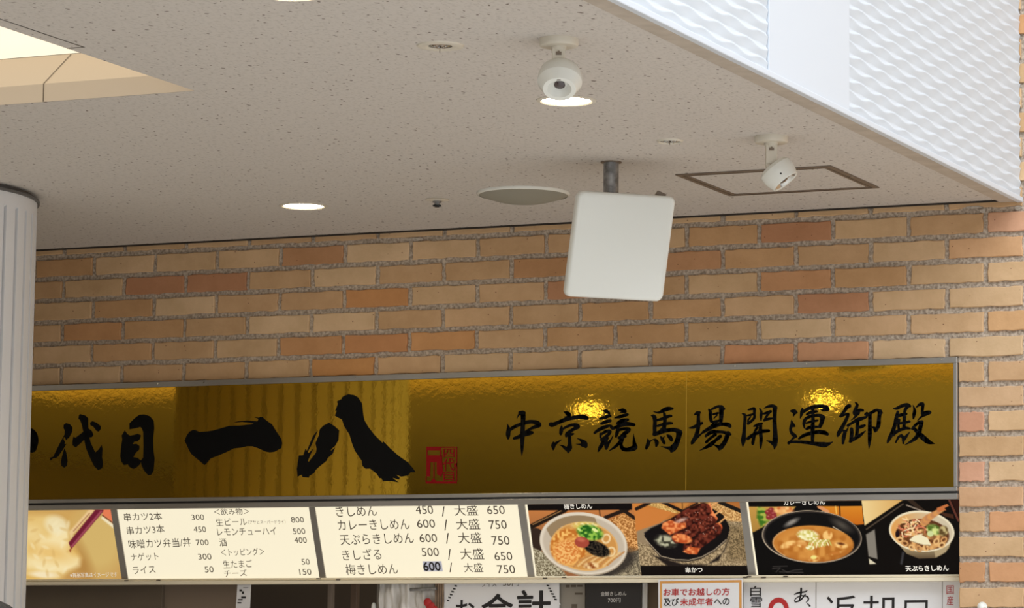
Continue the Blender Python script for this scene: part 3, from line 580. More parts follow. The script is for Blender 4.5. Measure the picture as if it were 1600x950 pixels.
SMALL = [
 ((780, 630), [[(375, 165, 75), (392, 200, 75), (390, 320, 65), (382, 500, 65), (380, 600, 60), (375, 740, 45), (372, 865, 8)], [(360, 155, 55), (320, 195, 25), (290, 250, 5)], [(340, 155, 50), (390, 155, 60), (410, 160, 45)],
   [(135, 345, 8), (150, 420, 50), (145, 520, 65), (145, 585, 25)], [(160, 450, 45), (240, 395, 50), (330, 355, 50), (430, 320, 60), (540, 305, 55), (620, 325, 70), (660, 360, 62), (600, 385, 55), (520, 420, 40), (430, 470, 30)], [(245, 580, 40), (320, 555, 55), (420, 510, 70), (500, 490, 70), (540, 485, 45)]]),
 ((850, 630), [[(330, 145, 15), (380, 165, 60), (410, 195, 65), (400, 225, 40), (330, 225, 8)], [(115, 350, 70), (140, 355, 65), (230, 320, 55), (350, 270, 60), (480, 240, 55), (600, 225, 65), (680, 235, 70), (710, 250, 45)],
   [(290, 365, 8), (285, 430, 55), (275, 500, 45), (278, 522, 15)], [(310, 425, 30), (370, 390, 38), (450, 360, 45), (530, 365, 60), (560, 390, 55), (490, 425, 50), (430, 465, 50), (380, 510, 60), (365, 545, 35)], [(380, 530, 45), (440, 515, 45), (485, 505, 25)],
   [(415, 500, 50), (418, 600, 50), (422, 690, 60), (415, 740, 80), (393, 820, 15)], [(400, 775, 60), (350, 740, 50), (300, 705, 25), (250, 690, 6)], [(155, 640, 15), (152, 700, 65), (150, 770, 15)], [(165, 690, 50), (210, 650, 35), (290, 600, 5)],
   [(545, 580, 8), (610, 610, 40), (660, 660, 85), (680, 700, 65), (690, 730, 20)], [(640, 690, 60), (590, 680, 25), (525, 675, 6)]]),
 ((920, 630), [[(240, 125, 20), (290, 135, 55), (335, 165, 35)], [(180, 255, 30), (260, 235, 50), (340, 205, 45), (360, 215, 20)], [(205, 340, 35), (270, 310, 55), (350, 290, 45)], [(95, 490, 35), (160, 440, 50), (260, 395, 55), (350, 370, 35), (375, 400, 50), (395, 425, 30)],
   [(390, 420, 40), (460, 390, 50), (540, 355, 65), (640, 340, 65), (740, 355, 50)], [(190, 500, 30), (190, 560, 30)], [(200, 520, 30), (270, 470, 45), (345, 460, 45), (335, 500, 45), (290, 540, 45), (250, 580, 45)], [(215, 600, 55), (300, 575, 50)],
   [(250, 580, 60), (220, 670, 55), (180, 740, 50), (150, 800, 12)], [(290, 600, 40), (280, 680, 50), (285, 750, 35)], [(290, 740, 40), (330, 650, 35), (370, 590, 20), (400, 530, 5)], [(495, 115, 20), (560, 115, 55), (600, 140, 40), (520, 150, 15)],
   [(430, 240, 20), (520, 220, 50), (620, 190, 45), (650, 185, 15)], [(470, 330, 40), (550, 290, 65), (640, 270, 40)], [(480, 430, 50), (460, 500, 50), (445, 555, 25)], [(490, 440, 45), (580, 420, 45), (655, 425, 50), (650, 455, 55), (600, 490, 60), (560, 530, 60), (515, 565, 45)],
   [(500, 570, 50), (600, 545, 40)], [(550, 570, 60), (500, 650, 45), (430, 720, 40), (330, 785, 6)], [(545, 590, 60), (530, 680, 45), (560, 750, 60), (640, 765, 60), (740, 740, 80), (775, 720, 50)], [(760, 720, 75), (745, 640, 45), (738, 560, 20), (735, 500, 4)]]),
 ((1000, 630), [[(225, 140, 12), (310, 155, 35), (400, 110, 60), (470, 90, 60), (530, 90, 40)], [(185, 205, 15), (230, 220, 60), (245, 300, 55), (240, 400, 55), (240, 515, 50)], [(400, 170, 40), (410, 250, 50), (405, 340, 55), (390, 430, 65)], [(280, 280, 35), (370, 255, 45), (470, 215, 45), (510, 210, 40)],
   [(290, 375, 35), (380, 350, 45), (480, 330, 45), (525, 330, 35)], [(300, 465, 10), (380, 400, 30)], [(235, 510, 60), (330, 480, 60), (430, 450, 60), (560, 440, 60), (640, 470, 75), (665, 490, 60)], [(645, 480, 90), (630, 570, 75), (590, 680, 80), (540, 745, 95), (510, 805, 20)], [(530, 750, 80), (450, 735, 40), (345, 712, 5)],
   [(125, 590, 15), (135, 650, 55), (108, 730, 45), (100, 755, 20)], [(150, 640, 30), (200, 605, 12), (250, 605, 40), (275, 650, 60), (265, 705, 30)], [(340, 555, 25), (370, 600, 50), (395, 655, 40)], [(375, 590, 30), (405, 540, 5)], [(445, 520, 20), (490, 560, 60), (518, 610, 42)]]),
 ((1070, 625), [[(155, 245, 15), (200, 215, 50), (240, 208, 42)], [(222, 220, 50), (222, 300, 50), (222, 400, 60), (210, 500, 60), (180, 600, 60), (130, 690, 55), (110, 725, 20)], [(70, 460, 15), (140, 450, 45), (220, 410, 50), (282, 380, 40)], [(170, 640, 50), (230, 590, 30), (300, 530, 20)],
   [(395, 155, 25), (420, 200, 50), (420, 280, 50), (435, 350, 45)], [(440, 155, 30), (520, 115, 40), (580, 105, 40), (640, 145, 45)], [(600, 120, 70), (600, 250, 65), (590, 370, 50)], [(470, 235, 30), (540, 215, 35)], [(480, 300, 15), (530, 250, 25)], [(440, 365, 30), (520, 345, 30), (590, 345, 40)],
   [(300, 530, 40), (400, 470, 55), (480, 430, 65), (600, 400, 50), (700, 405, 65), (740, 430, 55)], [(430, 430, 30), (480, 380, 30), (540, 360, 25)], [(345, 590, 35), (420, 530, 50), (500, 525, 50), (600, 525, 45), (690, 545, 50), (745, 565, 40)], [(710, 550, 70), (680, 640, 65), (640, 720, 65), (590, 780, 70), (560, 825, 15)], [(580, 790, 60), (530, 760, 40), (480, 740, 15)],
   [(340, 600, 30), (410, 550, 40), (480, 520, 60)], [(350, 695, 40), (420, 630, 40), (500, 570, 45)], [(245, 830, 6), (330, 790, 35), (430, 730, 65), (500, 670, 45), (570, 610, 55), (590, 590, 35)]]),
 ((1150, 620), [[(105, 280, 20), (145, 310, 45), (140, 450, 45), (130, 600, 55), (120, 720, 70), (110, 815, 15)], [(200, 215, 20), (260, 200, 40), (300, 200, 45), (300, 280, 40), (300, 345, 40), (240, 410, 40), (195, 445, 35)], [(165, 310, 20), (240, 300, 35), (290, 280, 25)], [(200, 430, 30), (200, 380, 25), (240, 330, 20)],
   [(390, 195, 20), (415, 250, 40), (410, 320, 42), (412, 390, 20)], [(460, 190, 10), (530, 160, 40), (600, 150, 50), (650, 175, 55)], [(640, 180, 70), (637, 300, 55), (635, 450, 60), (645, 600, 65), (645, 730, 80), (630, 860, 15)], [(640, 790, 70), (570, 745, 40), (505, 725, 10)], [(445, 280, 25), (510, 265, 45), (570, 240, 40)], [(540, 270, 35), (490, 340, 30), (455, 395, 20)],
   [(460, 395, 25), (530, 365, 40), (600, 355, 30)], [(295, 485, 25), (360, 460, 45), (425, 440, 30)], [(405, 470, 45), (400, 560, 55), (412, 680, 50), (408, 780, 40), (405, 860, 8)], [(350, 500, 35), (315, 560, 35)], [(190, 690, 45), (260, 640, 50), (340, 600, 50), (430, 570, 55), (535, 560, 45)], [(310, 580, 45), (290, 680, 45), (275, 760, 45), (275, 790, 15)]]),
 ((1225, 620), [[(115, 235, 30), (165, 240, 65), (205, 260, 35)], [(170, 270, 50), (152, 325, 10)], [(122, 385, 8), (140, 460, 60), (175, 485, 25)], [(120, 480, 50), (105, 540, 40), (130, 600, 50), (180, 645, 55), (205, 660, 15)], [(170, 665, 40), (100, 730, 15)],
   [(75, 765, 40), (100, 745, 40), (250, 745, 45), (400, 755, 55), (520, 775, 60), (650, 790, 80), (720, 780, 55), (800, 745, 10)], [(300, 190, 20), (295, 250, 55), (268, 350, 15)], [(310, 250, 40), (400, 195, 50), (500, 165, 55), (620, 155, 60), (690, 180, 75), (715, 210, 50), (640, 220, 35), (600, 205, 10)], [(470, 200, 50), (475, 350, 50), (470, 500, 60), (470, 620, 55), (468, 760, 45)],
   [(375, 290, 30), (430, 260, 45), (540, 240, 35)], [(420, 320, 40), (350, 370, 45), (325, 440, 45), (335, 515, 20)], [(350, 370, 40), (440, 320, 40), (540, 305, 45), (620, 320, 60), (650, 340, 50)], [(635, 340, 75), (620, 420, 60), (590, 490, 50)], [(365, 435, 25), (450, 410, 40), (550, 390, 30)], [(370, 530, 40), (440, 500, 50), (600, 495, 30)],
   [(245, 690, 30), (320, 640, 50), (420, 605, 55), (560, 580, 60), (660, 590, 65), (710, 615, 50)]]),
 ((1300, 620), [[(285, 150, 60), (240, 175, 60), (200, 240, 45), (130, 325, 30)], [(140, 325, 30), (210, 295, 35), (265, 290, 45), (230, 380, 50), (180, 480, 55), (110, 600, 60), (90, 650, 25)], [(185, 560, 35), (210, 580, 50), (190, 680, 55), (178, 770, 30)], [(215, 580, 40), (250, 540, 25), (270, 480, 5)],
   [(385, 95, 20), (415, 130, 40), (395, 190, 50), (375, 260, 65), (370, 285, 40)], [(390, 240, 60), (470, 220, 50), (505, 225, 40)], [(430, 265, 55), (360, 350, 25), (310, 385, 8)], [(260, 475, 40), (330, 430, 40), (420, 380, 60), (480, 360, 55), (560, 335, 35)], [(425, 380, 50), (415, 480, 50), (412, 580, 50), (400, 660, 50)],
   [(430, 505, 45), (490, 490, 50), (540, 470, 30)], [(320, 530, 50), (325, 600, 55), (310, 720, 50)], [(300, 735, 45), (370, 690, 50), (460, 635, 50), (550, 560, 10)], [(550, 290, 40), (575, 270, 40), (580, 300, 50)], [(580, 300, 45), (650, 260, 45), (730, 220, 45), (790, 240, 50), (820, 265, 30)], [(790, 240, 65), (775, 350, 55), (760, 480, 60), (710, 575, 25)],
   [(720, 540, 70), (690, 510, 40), (650, 500, 20)], [(625, 290, 50), (622, 450, 55), (622, 600, 60), (615, 740, 45), (607, 855, 8)]]),
 ((1380, 615), [[(165, 245, 15), (220, 245, 45), (300, 205, 50), (390, 185, 55), (440, 205, 40)], [(400, 210, 55), (360, 270, 45), (350, 310, 40)], [(240, 370, 50), (300, 350, 50), (375, 335, 40)], [(240, 300, 40), (215, 400, 55), (190, 520, 55), (150, 640, 60), (90, 760, 50), (65, 815, 15)], [(260, 430, 40), (250, 520, 35), (260, 600, 40)],
   [(350, 380, 50), (345, 470, 50), (340, 580, 50)], [(260, 490, 40), (340, 480, 40), (430, 460, 40)], [(170, 690, 30), (200, 640, 50), (280, 600, 45), (360, 570, 50), (435, 575, 30)], [(300, 680, 30), (250, 720, 35), (205, 805, 20)], [(270, 700, 30), (325, 720, 50), (330, 820, 25)], [(330, 770, 45), (380, 700, 40), (440, 630, 5)],
   [(490, 190, 8), (515, 270, 40), (505, 350, 50), (495, 415, 20)], [(545, 225, 15), (600, 180, 45), (650, 170, 50), (645, 250, 45), (640, 310, 40)], [(650, 330, 60), (720, 310, 55), (765, 310, 50), (700, 345, 40), (630, 380, 30), (560, 450, 8)], [(480, 580, 40), (540, 510, 40), (600, 470, 45), (640, 460, 40)], [(630, 470, 60), (610, 560, 60), (580, 670, 65), (500, 760, 50), (350, 850, 6)],
   [(500, 570, 45), (560, 630, 60), (640, 710, 80), (730, 785, 75), (790, 812, 45), (850, 825, 6)]]),
]
for (ox, oy), sks in SMALL:
    b = MB()
    for k, sk in enumerate(sks): stroke_mesh(b, sk, placer(ox, oy, 10.555, YS - .0008 - k * .00002))
    obj_raw('brush_character', b.v, b.f, M['ink'], sg)
b = MB(); pl = placer(655, 690, 12.67, YS - .0008)
for q in ([(140, 100), (430, 100), (430, 172), (140, 172)], [(140, 172), (165, 172), (165, 290), (140, 290)], [(410, 172), (440, 172), (440, 290), (410, 290)], [(140, 270), (455, 270), (455, 385), (140, 385)], [(140, 385), (222, 385), (215, 690), (140, 690)], [(345, 385), (455, 385), (470, 600), (430, 700), (350, 640)],
          [(215, 385), (345, 385), (335, 410), (225, 410)], [(282, 410), (300, 410), (305, 720), (280, 720)], [(285, 720), (345, 790), (220, 790)], [(130, 785), (745, 785), (745, 830), (130, 830)], [(430, 100), (750, 100), (750, 122), (430, 122)], [(728, 122), (750, 122), (750, 785), (728, 785)], [(125, 690), (145, 690), (145, 790), (125, 790)], [(690, 430), (750, 430), (750, 520), (690, 500)]):
    polygon_mesh(b, q, pl)
nS = Vector((0, -1, 0)); PS = Vector((0, YS, 0))
for ch, x0, y0, x1, h in (('四', 480, 310, 700, 170), ('代', 470, 580, 700, 250), ('目', 480, 770, 690, 170)):
    write(b, ch, PS, nS, (655 + x0 / 12.67, 690 + y0 / 12.67), (655 + x1 / 12.67, 690 + y0 / 12.67), h / 12.67, .012, off=.0008)
obj_raw('seal', b.v, b.f, M['seal'], sg)['label'] = 'small red square seal printed on the gold'

# ------------------------------------------------------------------ light box with the menu boards
lb = thing('menu_light_box', 'grey aluminium light box frame holding the tilted menu boards', 'light box', (-4, WY, gb))
zb = gb - .001; zr = on_y(484, 792.0, WY - .014).z; hh = zb - zr
tr = MB().box(xl, OX, WY - .018, WY + .01, zb - hh * .34, zb).box(xl, OX, WY - .014, WY + .012, zr, zb - hh * .52)
obj('top_rail', tr, M['alu'], lb, bevel=.0012)
obj('rail_groove', MB().box(xl, OX, WY - .009, WY + .01, zb - hh * .55, zb - hh * .3), M['dark'], lb)
yT, yB_ = WY + .02, WY + .095
zT, zB = on_y(1168, 782, yT).z, on_y(1185, 898.3, yB_).z
dv = Vector((0, yB_ - yT, zB - zT)); nL = Vector((0, dv.z, -dv.y)).normalized(); PL = Vector((0, yT, zT))
def lbq(tl, tr_, br, bl, up=0, off=0):
    q = [on_plane(*p, PL, nL) for p in (tl, tr_, br, bl)]; d = dv.normalized() * up
    return [q[0] - d + nL * off, q[1] - d + nL * off, q[2] + nL * off, q[3] + nL * off]
yr = yB_ - .018
r0, r1 = on_y(1490, 898.0, yr).z, on_y(1490, 907.8, yr).z
la = on_y(43, 905.6, yr); sl_ = (r0 - la.z) / (OX - la.x); zl = r0 + sl_ * (xl - OX)      # the rail hangs a little lower at its far end
def rail(y0, y1, za, zb_): return [(x, y, r_ + z) for x, r_ in ((xl, zl), (OX, r0)) for y in (y0, y1) for z in (za, zb_)]
BF = [(0, 1, 3, 2), (4, 6, 7, 5), (0, 4, 5, 1), (2, 3, 7, 6), (0, 2, 6, 4), (1, 5, 7, 3)]; rh = r0 - r1
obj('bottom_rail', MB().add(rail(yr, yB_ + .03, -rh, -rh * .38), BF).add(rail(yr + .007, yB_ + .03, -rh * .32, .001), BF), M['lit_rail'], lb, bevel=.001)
obj('housing', MB().box(xl, OX + .02, yB_ + .035, yB_ + .05, r1, gb - .006).box(xl, OX + .02, WY + .012, yB_ + .05, gb - .006, gb - .0015), M['kitchen_dark'], lb)
for tl, tr_, br, bl in (((174, 797), (183.5, 797), (201, 906), (191.5, 906)), ((483.4, 792), (492.5, 792), (510, 904), (500.4, 904)), ((809.5, 788), (820.5, 788), (836, 901), (825.5, 901)), ((1155.8, 782), (1165.5, 782), (1182, 899.5), (1170.2, 899.5))):
    obj('divider', MB().hexa(lbq(tl, tr_, br, bl, .02, .004), -nL * .012), M['alu'], lb)
for px, py in ((197, 907.2), (247, 906.6), (497, 904), (528, 905.8), (851, 903.5), (881, 902), (1170, 900.6), (1164, 902), (1193, 902.3), (1227, 900.5)):
    P = on_y(px, py, yr - .002); obj('clip', MB().box(P.x - .006, P.x + .006, yr - .003, yr + .002, P.z - .0015, P.z + .0015), M['grey_print'], lb)

# a painter for the printed photographs: colours laid on a fine sheet of points
class Paint:
    def __init__(s, X, Y): s.X, s.Y = X, Y; s.C = np.zeros((len(X), 3))
    def lay(s, mk, c, op=1):
        c = np.asarray(c, float) / 255; mk = (np.clip(mk, 0, 1) * op)[:, None]; s.C = s.C * (1 - mk) + (c if c.ndim == 2 else c[None]) * mk
    def ell(s, cx, cy, rx, ry, a=0, soft=6):
        a = math.radians(a); dx, dy = s.X - cx, s.Y - cy; u = dx * math.cos(a) + dy * math.sin(a); v = -dx * math.sin(a) + dy * math.cos(a)
        return .5 - (np.sqrt((u / rx) ** 2 + (v / ry) ** 2) - 1) * min(rx, ry) / soft
    def poly(s, pts, soft=6):
        ins = np.zeros(len(s.X), bool); dist = np.full(len(s.X), 1e9); n = len(pts)
        for i in range(n):
            (x1, y1), (x2, y2) = pts[i], pts[(i + 1) % n]
            if y1 != y2:
                cnd = ((y1 > s.Y) != (y2 > s.Y)); ins ^= cnd & (s.X < (x2 - x1) * (s.Y - y1) / (y2 - y1) + x1)
            dist = np.minimum(dist, s.seg(x1, y1, x2, y2))
        return .5 + np.where(ins, dist, -dist) / soft
    def seg(s, x1, y1, x2, y2):
        dx, dy = x2 - x1, y2 - y1; t = np.clip(((s.X - x1) * dx + (s.Y - y1) * dy) / (dx * dx + dy * dy + 1e-9), 0, 1)
        return np.hypot(s.X - x1 - t * dx, s.Y - y1 - t * dy)
    def line(s, pts, w, soft=6):
        d = np.full(len(s.X), 1e9)
        for a, b in zip(pts, pts[1:]): d = np.minimum(d, s.seg(*a, *b))
        return .5 + (w / 2 - d) / soft
    def noise(s, sc, seed=0, sy=None):
        x, y = s.X / sc, s.Y / (sy or sc); xi, yi = np.floor(x), np.floor(y); fx, fy = x - xi, y - yi
        h = lambda a, b: np.modf(np.abs(np.sin(a * 127.1 + b * 311.7 + seed * 74.7) * 43758.5453))[0]
        fx, fy = fx * fx * (3 - 2 * fx), fy * fy * (3 - 2 * fy)
        return (h(xi, yi) * (1 - fx) + h(xi + 1, yi) * fx) * (1 - fy) + (h(xi, yi + 1) * (1 - fx) + h(xi + 1, yi + 1) * fx) * fy
    def mix(s, c1, c2, t):
        t = np.clip(t, 0, 1)[:, None]; return np.array(c1, float)[None] * (1 - t) + np.array(c2, float)[None] * t
    def speck(s, mk, c1, c2, sc, seed=0, sharp=2.2): s.lay(mk, s.mix(c1, c2, (s.noise(sc, seed) - .5) * sharp + .5))
def ring(p, cx, cy, rx, ry, a, w, soft=6): return np.minimum(p.ell(cx, cy, rx, ry, a, soft), 1 - p.ell(cx, cy, rx - w, ry - w, a, soft))

def photo_ume(p):
    A = np.ones(len(p.X)); X, Y = p.X, p.Y
    p.lay(A, p.mix((206, 128, 66), (150, 96, 58), Y / 500))
    p.speck(p.poly([(960, 240), (1130, 160), (1330, 260), (1330, 640), (1100, 620)]), (150, 92, 40), (236, 176, 108), 11, 3)
    p.lay(p.line([(40, 330), (460, 120)], 60), (34, 24, 18)); p.lay(p.line([(90, 290), (420, 130)], 8), (176, 128, 76)); p.lay(p.line([(920, 210), (1180, 110)], 45), (38, 26, 20)); p.lay(p.line([(1130, 130), (1260, 220)], 40), (38, 26, 20)); p.lay(p.line([(850, 110), (860, 190)], 14), (90, 55, 30))
    p.lay(p.ell(120, 470, 120, 140), (52, 38, 30)); p.speck(p.poly([(60, 540), (300, 640), (500, 900), (60, 900)], 20), (104, 92, 68), (206, 194, 162), 9, 5)
    p.speck(p.poly([(560, 900), (1000, 700), (1330, 560), (1330, 900)], 20), (88, 78, 62), (176, 160, 128), 9, 6); p.lay(p.ell(1000, 740, 300, 130, -25, 60), (46, 40, 36), .85)
    p.lay(p.poly([(-100, -60), (1222, -60), (1224, 122), (-100, 130)]), (18, 13, 12))
    p.lay(p.ell(672, 512, 506, 356, 10), (176, 158, 134)); p.lay(p.ell(668, 503, 500, 350, 10), (222, 208, 186)); p.lay(p.ell(672, 510, 470, 320, 10, 20), (196, 180, 158))
    p.lay(np.minimum(p.poly([(235, 320), (300, 250), (480, 175), (640, 165), (790, 185), (830, 290), (640, 280), (420, 310), (300, 440)]), p.ell(672, 510, 470, 320, 10)), (150, 126, 94))
    p.lay(p.ell(680, 540, 384, 276, 8, 10), (206, 146, 76)); p.lay(ring(p, 680, 540, 384, 276, 8, 14), (228, 178, 110), .8)
    p.speck(p.ell(500, 545, 212, 210, 0, 30), (192, 112, 42), (246, 190, 104), 24, 1); p.speck(p.ell(480, 600, 150, 140, 0, 60), (210, 122, 54), (244, 186, 110), 15, 8)
    p.speck(p.ell(690, 300, 150, 42, 0, 20), (220, 190, 96), (246, 226, 158), 20, 2)
    for k in range(9):
        x = 560 + k * 48; p.lay(p.line([(x, 770 - 8 * (k % 3)), (x + 70, 690 + 10 * (k % 2)), (x + 190, 650 - 6 * k)], 20), (232, 190, 126) if k % 2 else (190, 132, 74), .9)
    for c in ((930, 450), (985, 600)): p.lay(ring(p, *c, 52, 60, 20, 22), (236, 204, 150))
    p.speck(p.ell(760, 760, 90, 40, 0, 20), (150, 84, 40), (240, 204, 146), 26, 9)
    p.speck(p.ell(820, 565, 158, 80, 22, 20), (10, 8, 8), (62, 52, 40), 13, 4)
    p.speck(p.ell(745, 380, 152, 86, 12, 24), (34, 92, 26), (150, 194, 74), 24, 7); p.lay(p.ell(800, 352, 38, 18, 30), (226, 236, 150)); p.lay(p.ell(620, 345, 24, 12, 40), (210, 226, 140))
    p.lay(p.ell(652, 492, 84, 62, 8, 10), (166, 72, 54)); p.lay(p.ell(640, 462, 44, 22, 12, 20), (206, 112, 86), .8)
def photo_kushi(p):
    A = np.ones(len(p.X)); X, Y = p.X, p.Y
    p.lay(A, p.mix((206, 126, 56), (176, 106, 50), X / 600)); p.lay(p.poly([(-40, 330), (260, 240), (1400, 250), (1400, 900), (-40, 900)], 30), (150, 128, 98)); p.lay(p.poly([(-200, 90), (400, 130), (240, 270), (-200, 420)], 14), (204, 124, 58))
    p.speck(p.poly([(50, 60), (200, 30), (460, 150), (420, 165)]), (176, 130, 66), (232, 190, 116), 10, 2); p.lay(p.poly([(300, -20), (640, -20), (480, 120)]), (196, 130, 62))
    p.lay(p.line([(230, 20), (490, 140)], 34), (30, 22, 18)); p.lay(p.line([(490, 130), (700, 20)], 22), (44, 30, 22)); p.lay(p.line([(480, 30), (486, 110)], 12), (110, 70, 34)); p.lay(p.line([(-40, 110), (110, 40)], 40), (36, 25, 20))
    p.speck(p.poly([(650, 30), (900, 30), (1180, 150), (1180, 260), (900, 250)]), (160, 110, 58), (234, 188, 122), 9, 4); p.lay(p.line([(900, 30), (1160, 140)], 44), (30, 24, 20))
    p.speck(p.poly([(940, 240), (1200, 265), (1240, 780), (-100, 780), (-100, 470), (200, 560)], 30), (110, 92, 66), (196, 170, 130), 9, 5); p.speck(p.poly([(1010, 300), (1240, 330), (1240, 700), (1000, 700)], 80), (92, 76, 52), (164, 138, 98), 9, 6)
    p.lay(p.poly([(150, 640), (480, 740), (760, 750), (960, 600), (1030, 420), (900, 700), (700, 765), (320, 765)], 20), (34, 27, 24))
    rim = [(45, 385), (120, 330), (270, 260), (480, 150), (780, 80), (950, 180), (1025, 320), (990, 450), (850, 570), (700, 655), (560, 690), (400, 682), (240, 645), (110, 500)]
    p.lay(p.poly([(x, y + 26) for x, y in rim]), (26, 21, 20)); p.lay(p.line([(60, 450), (110, 510), (240, 650), (400, 690), (560, 696), (700, 660), (850, 580), (985, 460)], 10), (176, 156, 128)); p.lay(p.poly(rim), (20, 16, 16))
    p.lay(p.line([(45, 385), (120, 330), (270, 262)], 8), (96, 86, 76)); p.speck(p.ell(295, 480, 118, 66, 14, 40), (58, 56, 44), (186, 182, 150), 26, 3)
    for (x1, y1), (x2, y2) in (((800, 90), (895, 28)), ((850, 180), (935, 120)), ((890, 285), (972, 212))): p.lay(p.line([(x1, y1), (x2, y2)], 16), (232, 168, 104))
    def skewer(pts, w, end, sd):
        p.speck(p.line(pts, w + 12, 10), (40, 12, 8), (112, 46, 32), 34, sd); p.speck(p.line(pts, w * .55, 40), (54, 16, 10), (140, 66, 46), 20, sd + 3); d = p.noise(15, sd + 9)
        p.lay(np.minimum(p.line(pts, w * .8, 10), (d - .86) * 12), (236, 190, 164), .8)
        p.speck(end, (188, 82, 38), (242, 150, 88), 24, sd + 5)
    p.speck(p.poly([(690, 90), (800, 40), (830, 130), (890, 220), (850, 280), (780, 200)]), (176, 76, 38), (238, 140, 84), 30, 12); p.speck(p.ell(890, 320, 50, 50), (196, 84, 42), (240, 146, 90), 30, 13)
    skewer([(560, 560), (700, 470), (860, 350)], 130, p.poly([(490, 600), (560, 540), (690, 560), (650, 630), (560, 625)], 12), 21)
    skewer([(430, 440), (620, 350), (800, 250)], 120, np.minimum(p.ell(480, 450, 116, 52, 10, 14), 1), 31)
    skewer([(440, 270), (560, 200), (720, 130)], 170, p.poly([(245, 330), (260, 270), (350, 235), (420, 270), (520, 270), (530, 320), (420, 370), (340, 410)], 14), 41)
    p.lay(p.ell(470, 240, 70, 20, -20, 20), (226, 196, 180), .7)
    p.lay(p.poly([(-100, 760), (1400, 756), (1400, 960), (-100, 960)]), (19, 14, 12))
def photo_curry(p):
    A = np.ones(len(p.X)); p.lay(A, (14, 12, 11))
    p.lay(p.poly([(-50, 120), (540, 120), (420, 240), (200, 330), (60, 410), (-50, 430)], 10), p.mix((206, 156, 74), (170, 128, 60), p.Y / 420)); p.speck(p.poly([(100, 120), (180, 140), (240, 280), (140, 360), (90, 250)], 30), (62, 110, 30), (168, 176, 72), 30, 2)
    for c in ((220, 185), (280, 200), (230, 240), (285, 235), (255, 160)): p.lay(p.ell(*c, 36, 30, 0, 10), (140, 48, 48)); p.lay(p.ell(c[0] - 8, c[1] - 8, 12, 8), (206, 120, 110), .7)
    p.speck(p.ell(400, 165, 110, 48, 0, 20), (204, 110, 56), (244, 190, 120), 34, 3)
    p.lay(p.poly([(790, 115), (1320, 115), (1320, 320), (1230, 330), (900, 190)], 8), p.mix((228, 150, 46), (196, 104, 26), p.Y / 330)); p.lay(p.line([(1035, 110), (1042, 230)], 14), (60, 32, 16)); p.lay(p.line([(800, 120), (900, 180)], 40), (220, 148, 96)); p.lay(p.line([(990, 110), (1000, 200)], 14), (244, 190, 90))
    p.lay(p.poly([(-60, -60), (1400, -60), (1400, 112), (-60, 122)]), (14, 11, 10))
    p.lay(p.ell(724, 486, 574, 306, 3), (12, 10, 10)); p.lay(p.ell(720, 465, 570, 300, 3), (186, 166, 140)); p.lay(p.ell(722, 462, 560, 290, 3), (60, 52, 46)); p.lay(p.ell(722, 466, 540, 278, 3, 14), (16, 14, 14))
    p.lay(p.ell(490, 300, 80, 26, -28, 30), (196, 186, 172), .7); p.lay(p.ell(1060, 330, 110, 40, 30, 60), (92, 84, 74), .8); p.lay(p.line([(960, 350), (1080, 420), (1190, 590)], 8), (226, 206, 176))
    cm = np.minimum(p.ell(735, 545, 462, 208, 2, 10), 1); p.lay(cm, p.mix((206, 134, 56), (164, 92, 32), (p.Y - 340) / 420)); p.speck(np.minimum(cm, p.ell(735, 560, 420, 180, 0, 80)), (178, 106, 38), (214, 146, 68), 60, 7)
    p.lay(np.minimum(ring(p, 735, 545, 462, 208, 2, 8), (p.X < 420) * 1.), (238, 200, 150), .8)
    for c, r_, a in (((900, 450), (54, 58), 30), ((450, 555), (90, 36), -20), ((600, 545), (60, 40), 10), ((1050, 560), (84, 34), 8), ((980, 655), (70, 16), -12), ((740, 715), (58, 36), 0)):
        p.speck(p.ell(*c, *r_, a, 16), (196, 120, 50), (246, 196, 118), 34, int(c[0]))
    p.lay(p.ell(1050, 545, 40, 14, 10, 14), (104, 56, 26)); p.lay(p.ell(740, 700, 34, 22), (240, 224, 130))
    p.speck(p.ell(675, 450, 122, 64, 8, 24), (206, 190, 96), (252, 244, 196), 20, 5)
    for k in range(7): x = 680 + k * 30; p.lay(p.line([(x, 600 - k * 5), (x + 10, 540), (x + 50, 500), (x + 80, 560)], 16), (244, 230, 172) if k % 2 else (196, 186, 96))
    p.speck(p.ell(700, 590, 50, 26), (200, 180, 90), (250, 240, 190), 18, 6)
    for pts in ([(275, 805), (440, 800)], [(270, 830), (360, 820), (310, 870)], [(380, 840), (440, 870), (520, 845), (610, 840)], [(350, 868), (620, 872)]): p.lay(p.line(pts, 9, 8), (74, 68, 64), .8)  # grey scribble draws a dim reflection
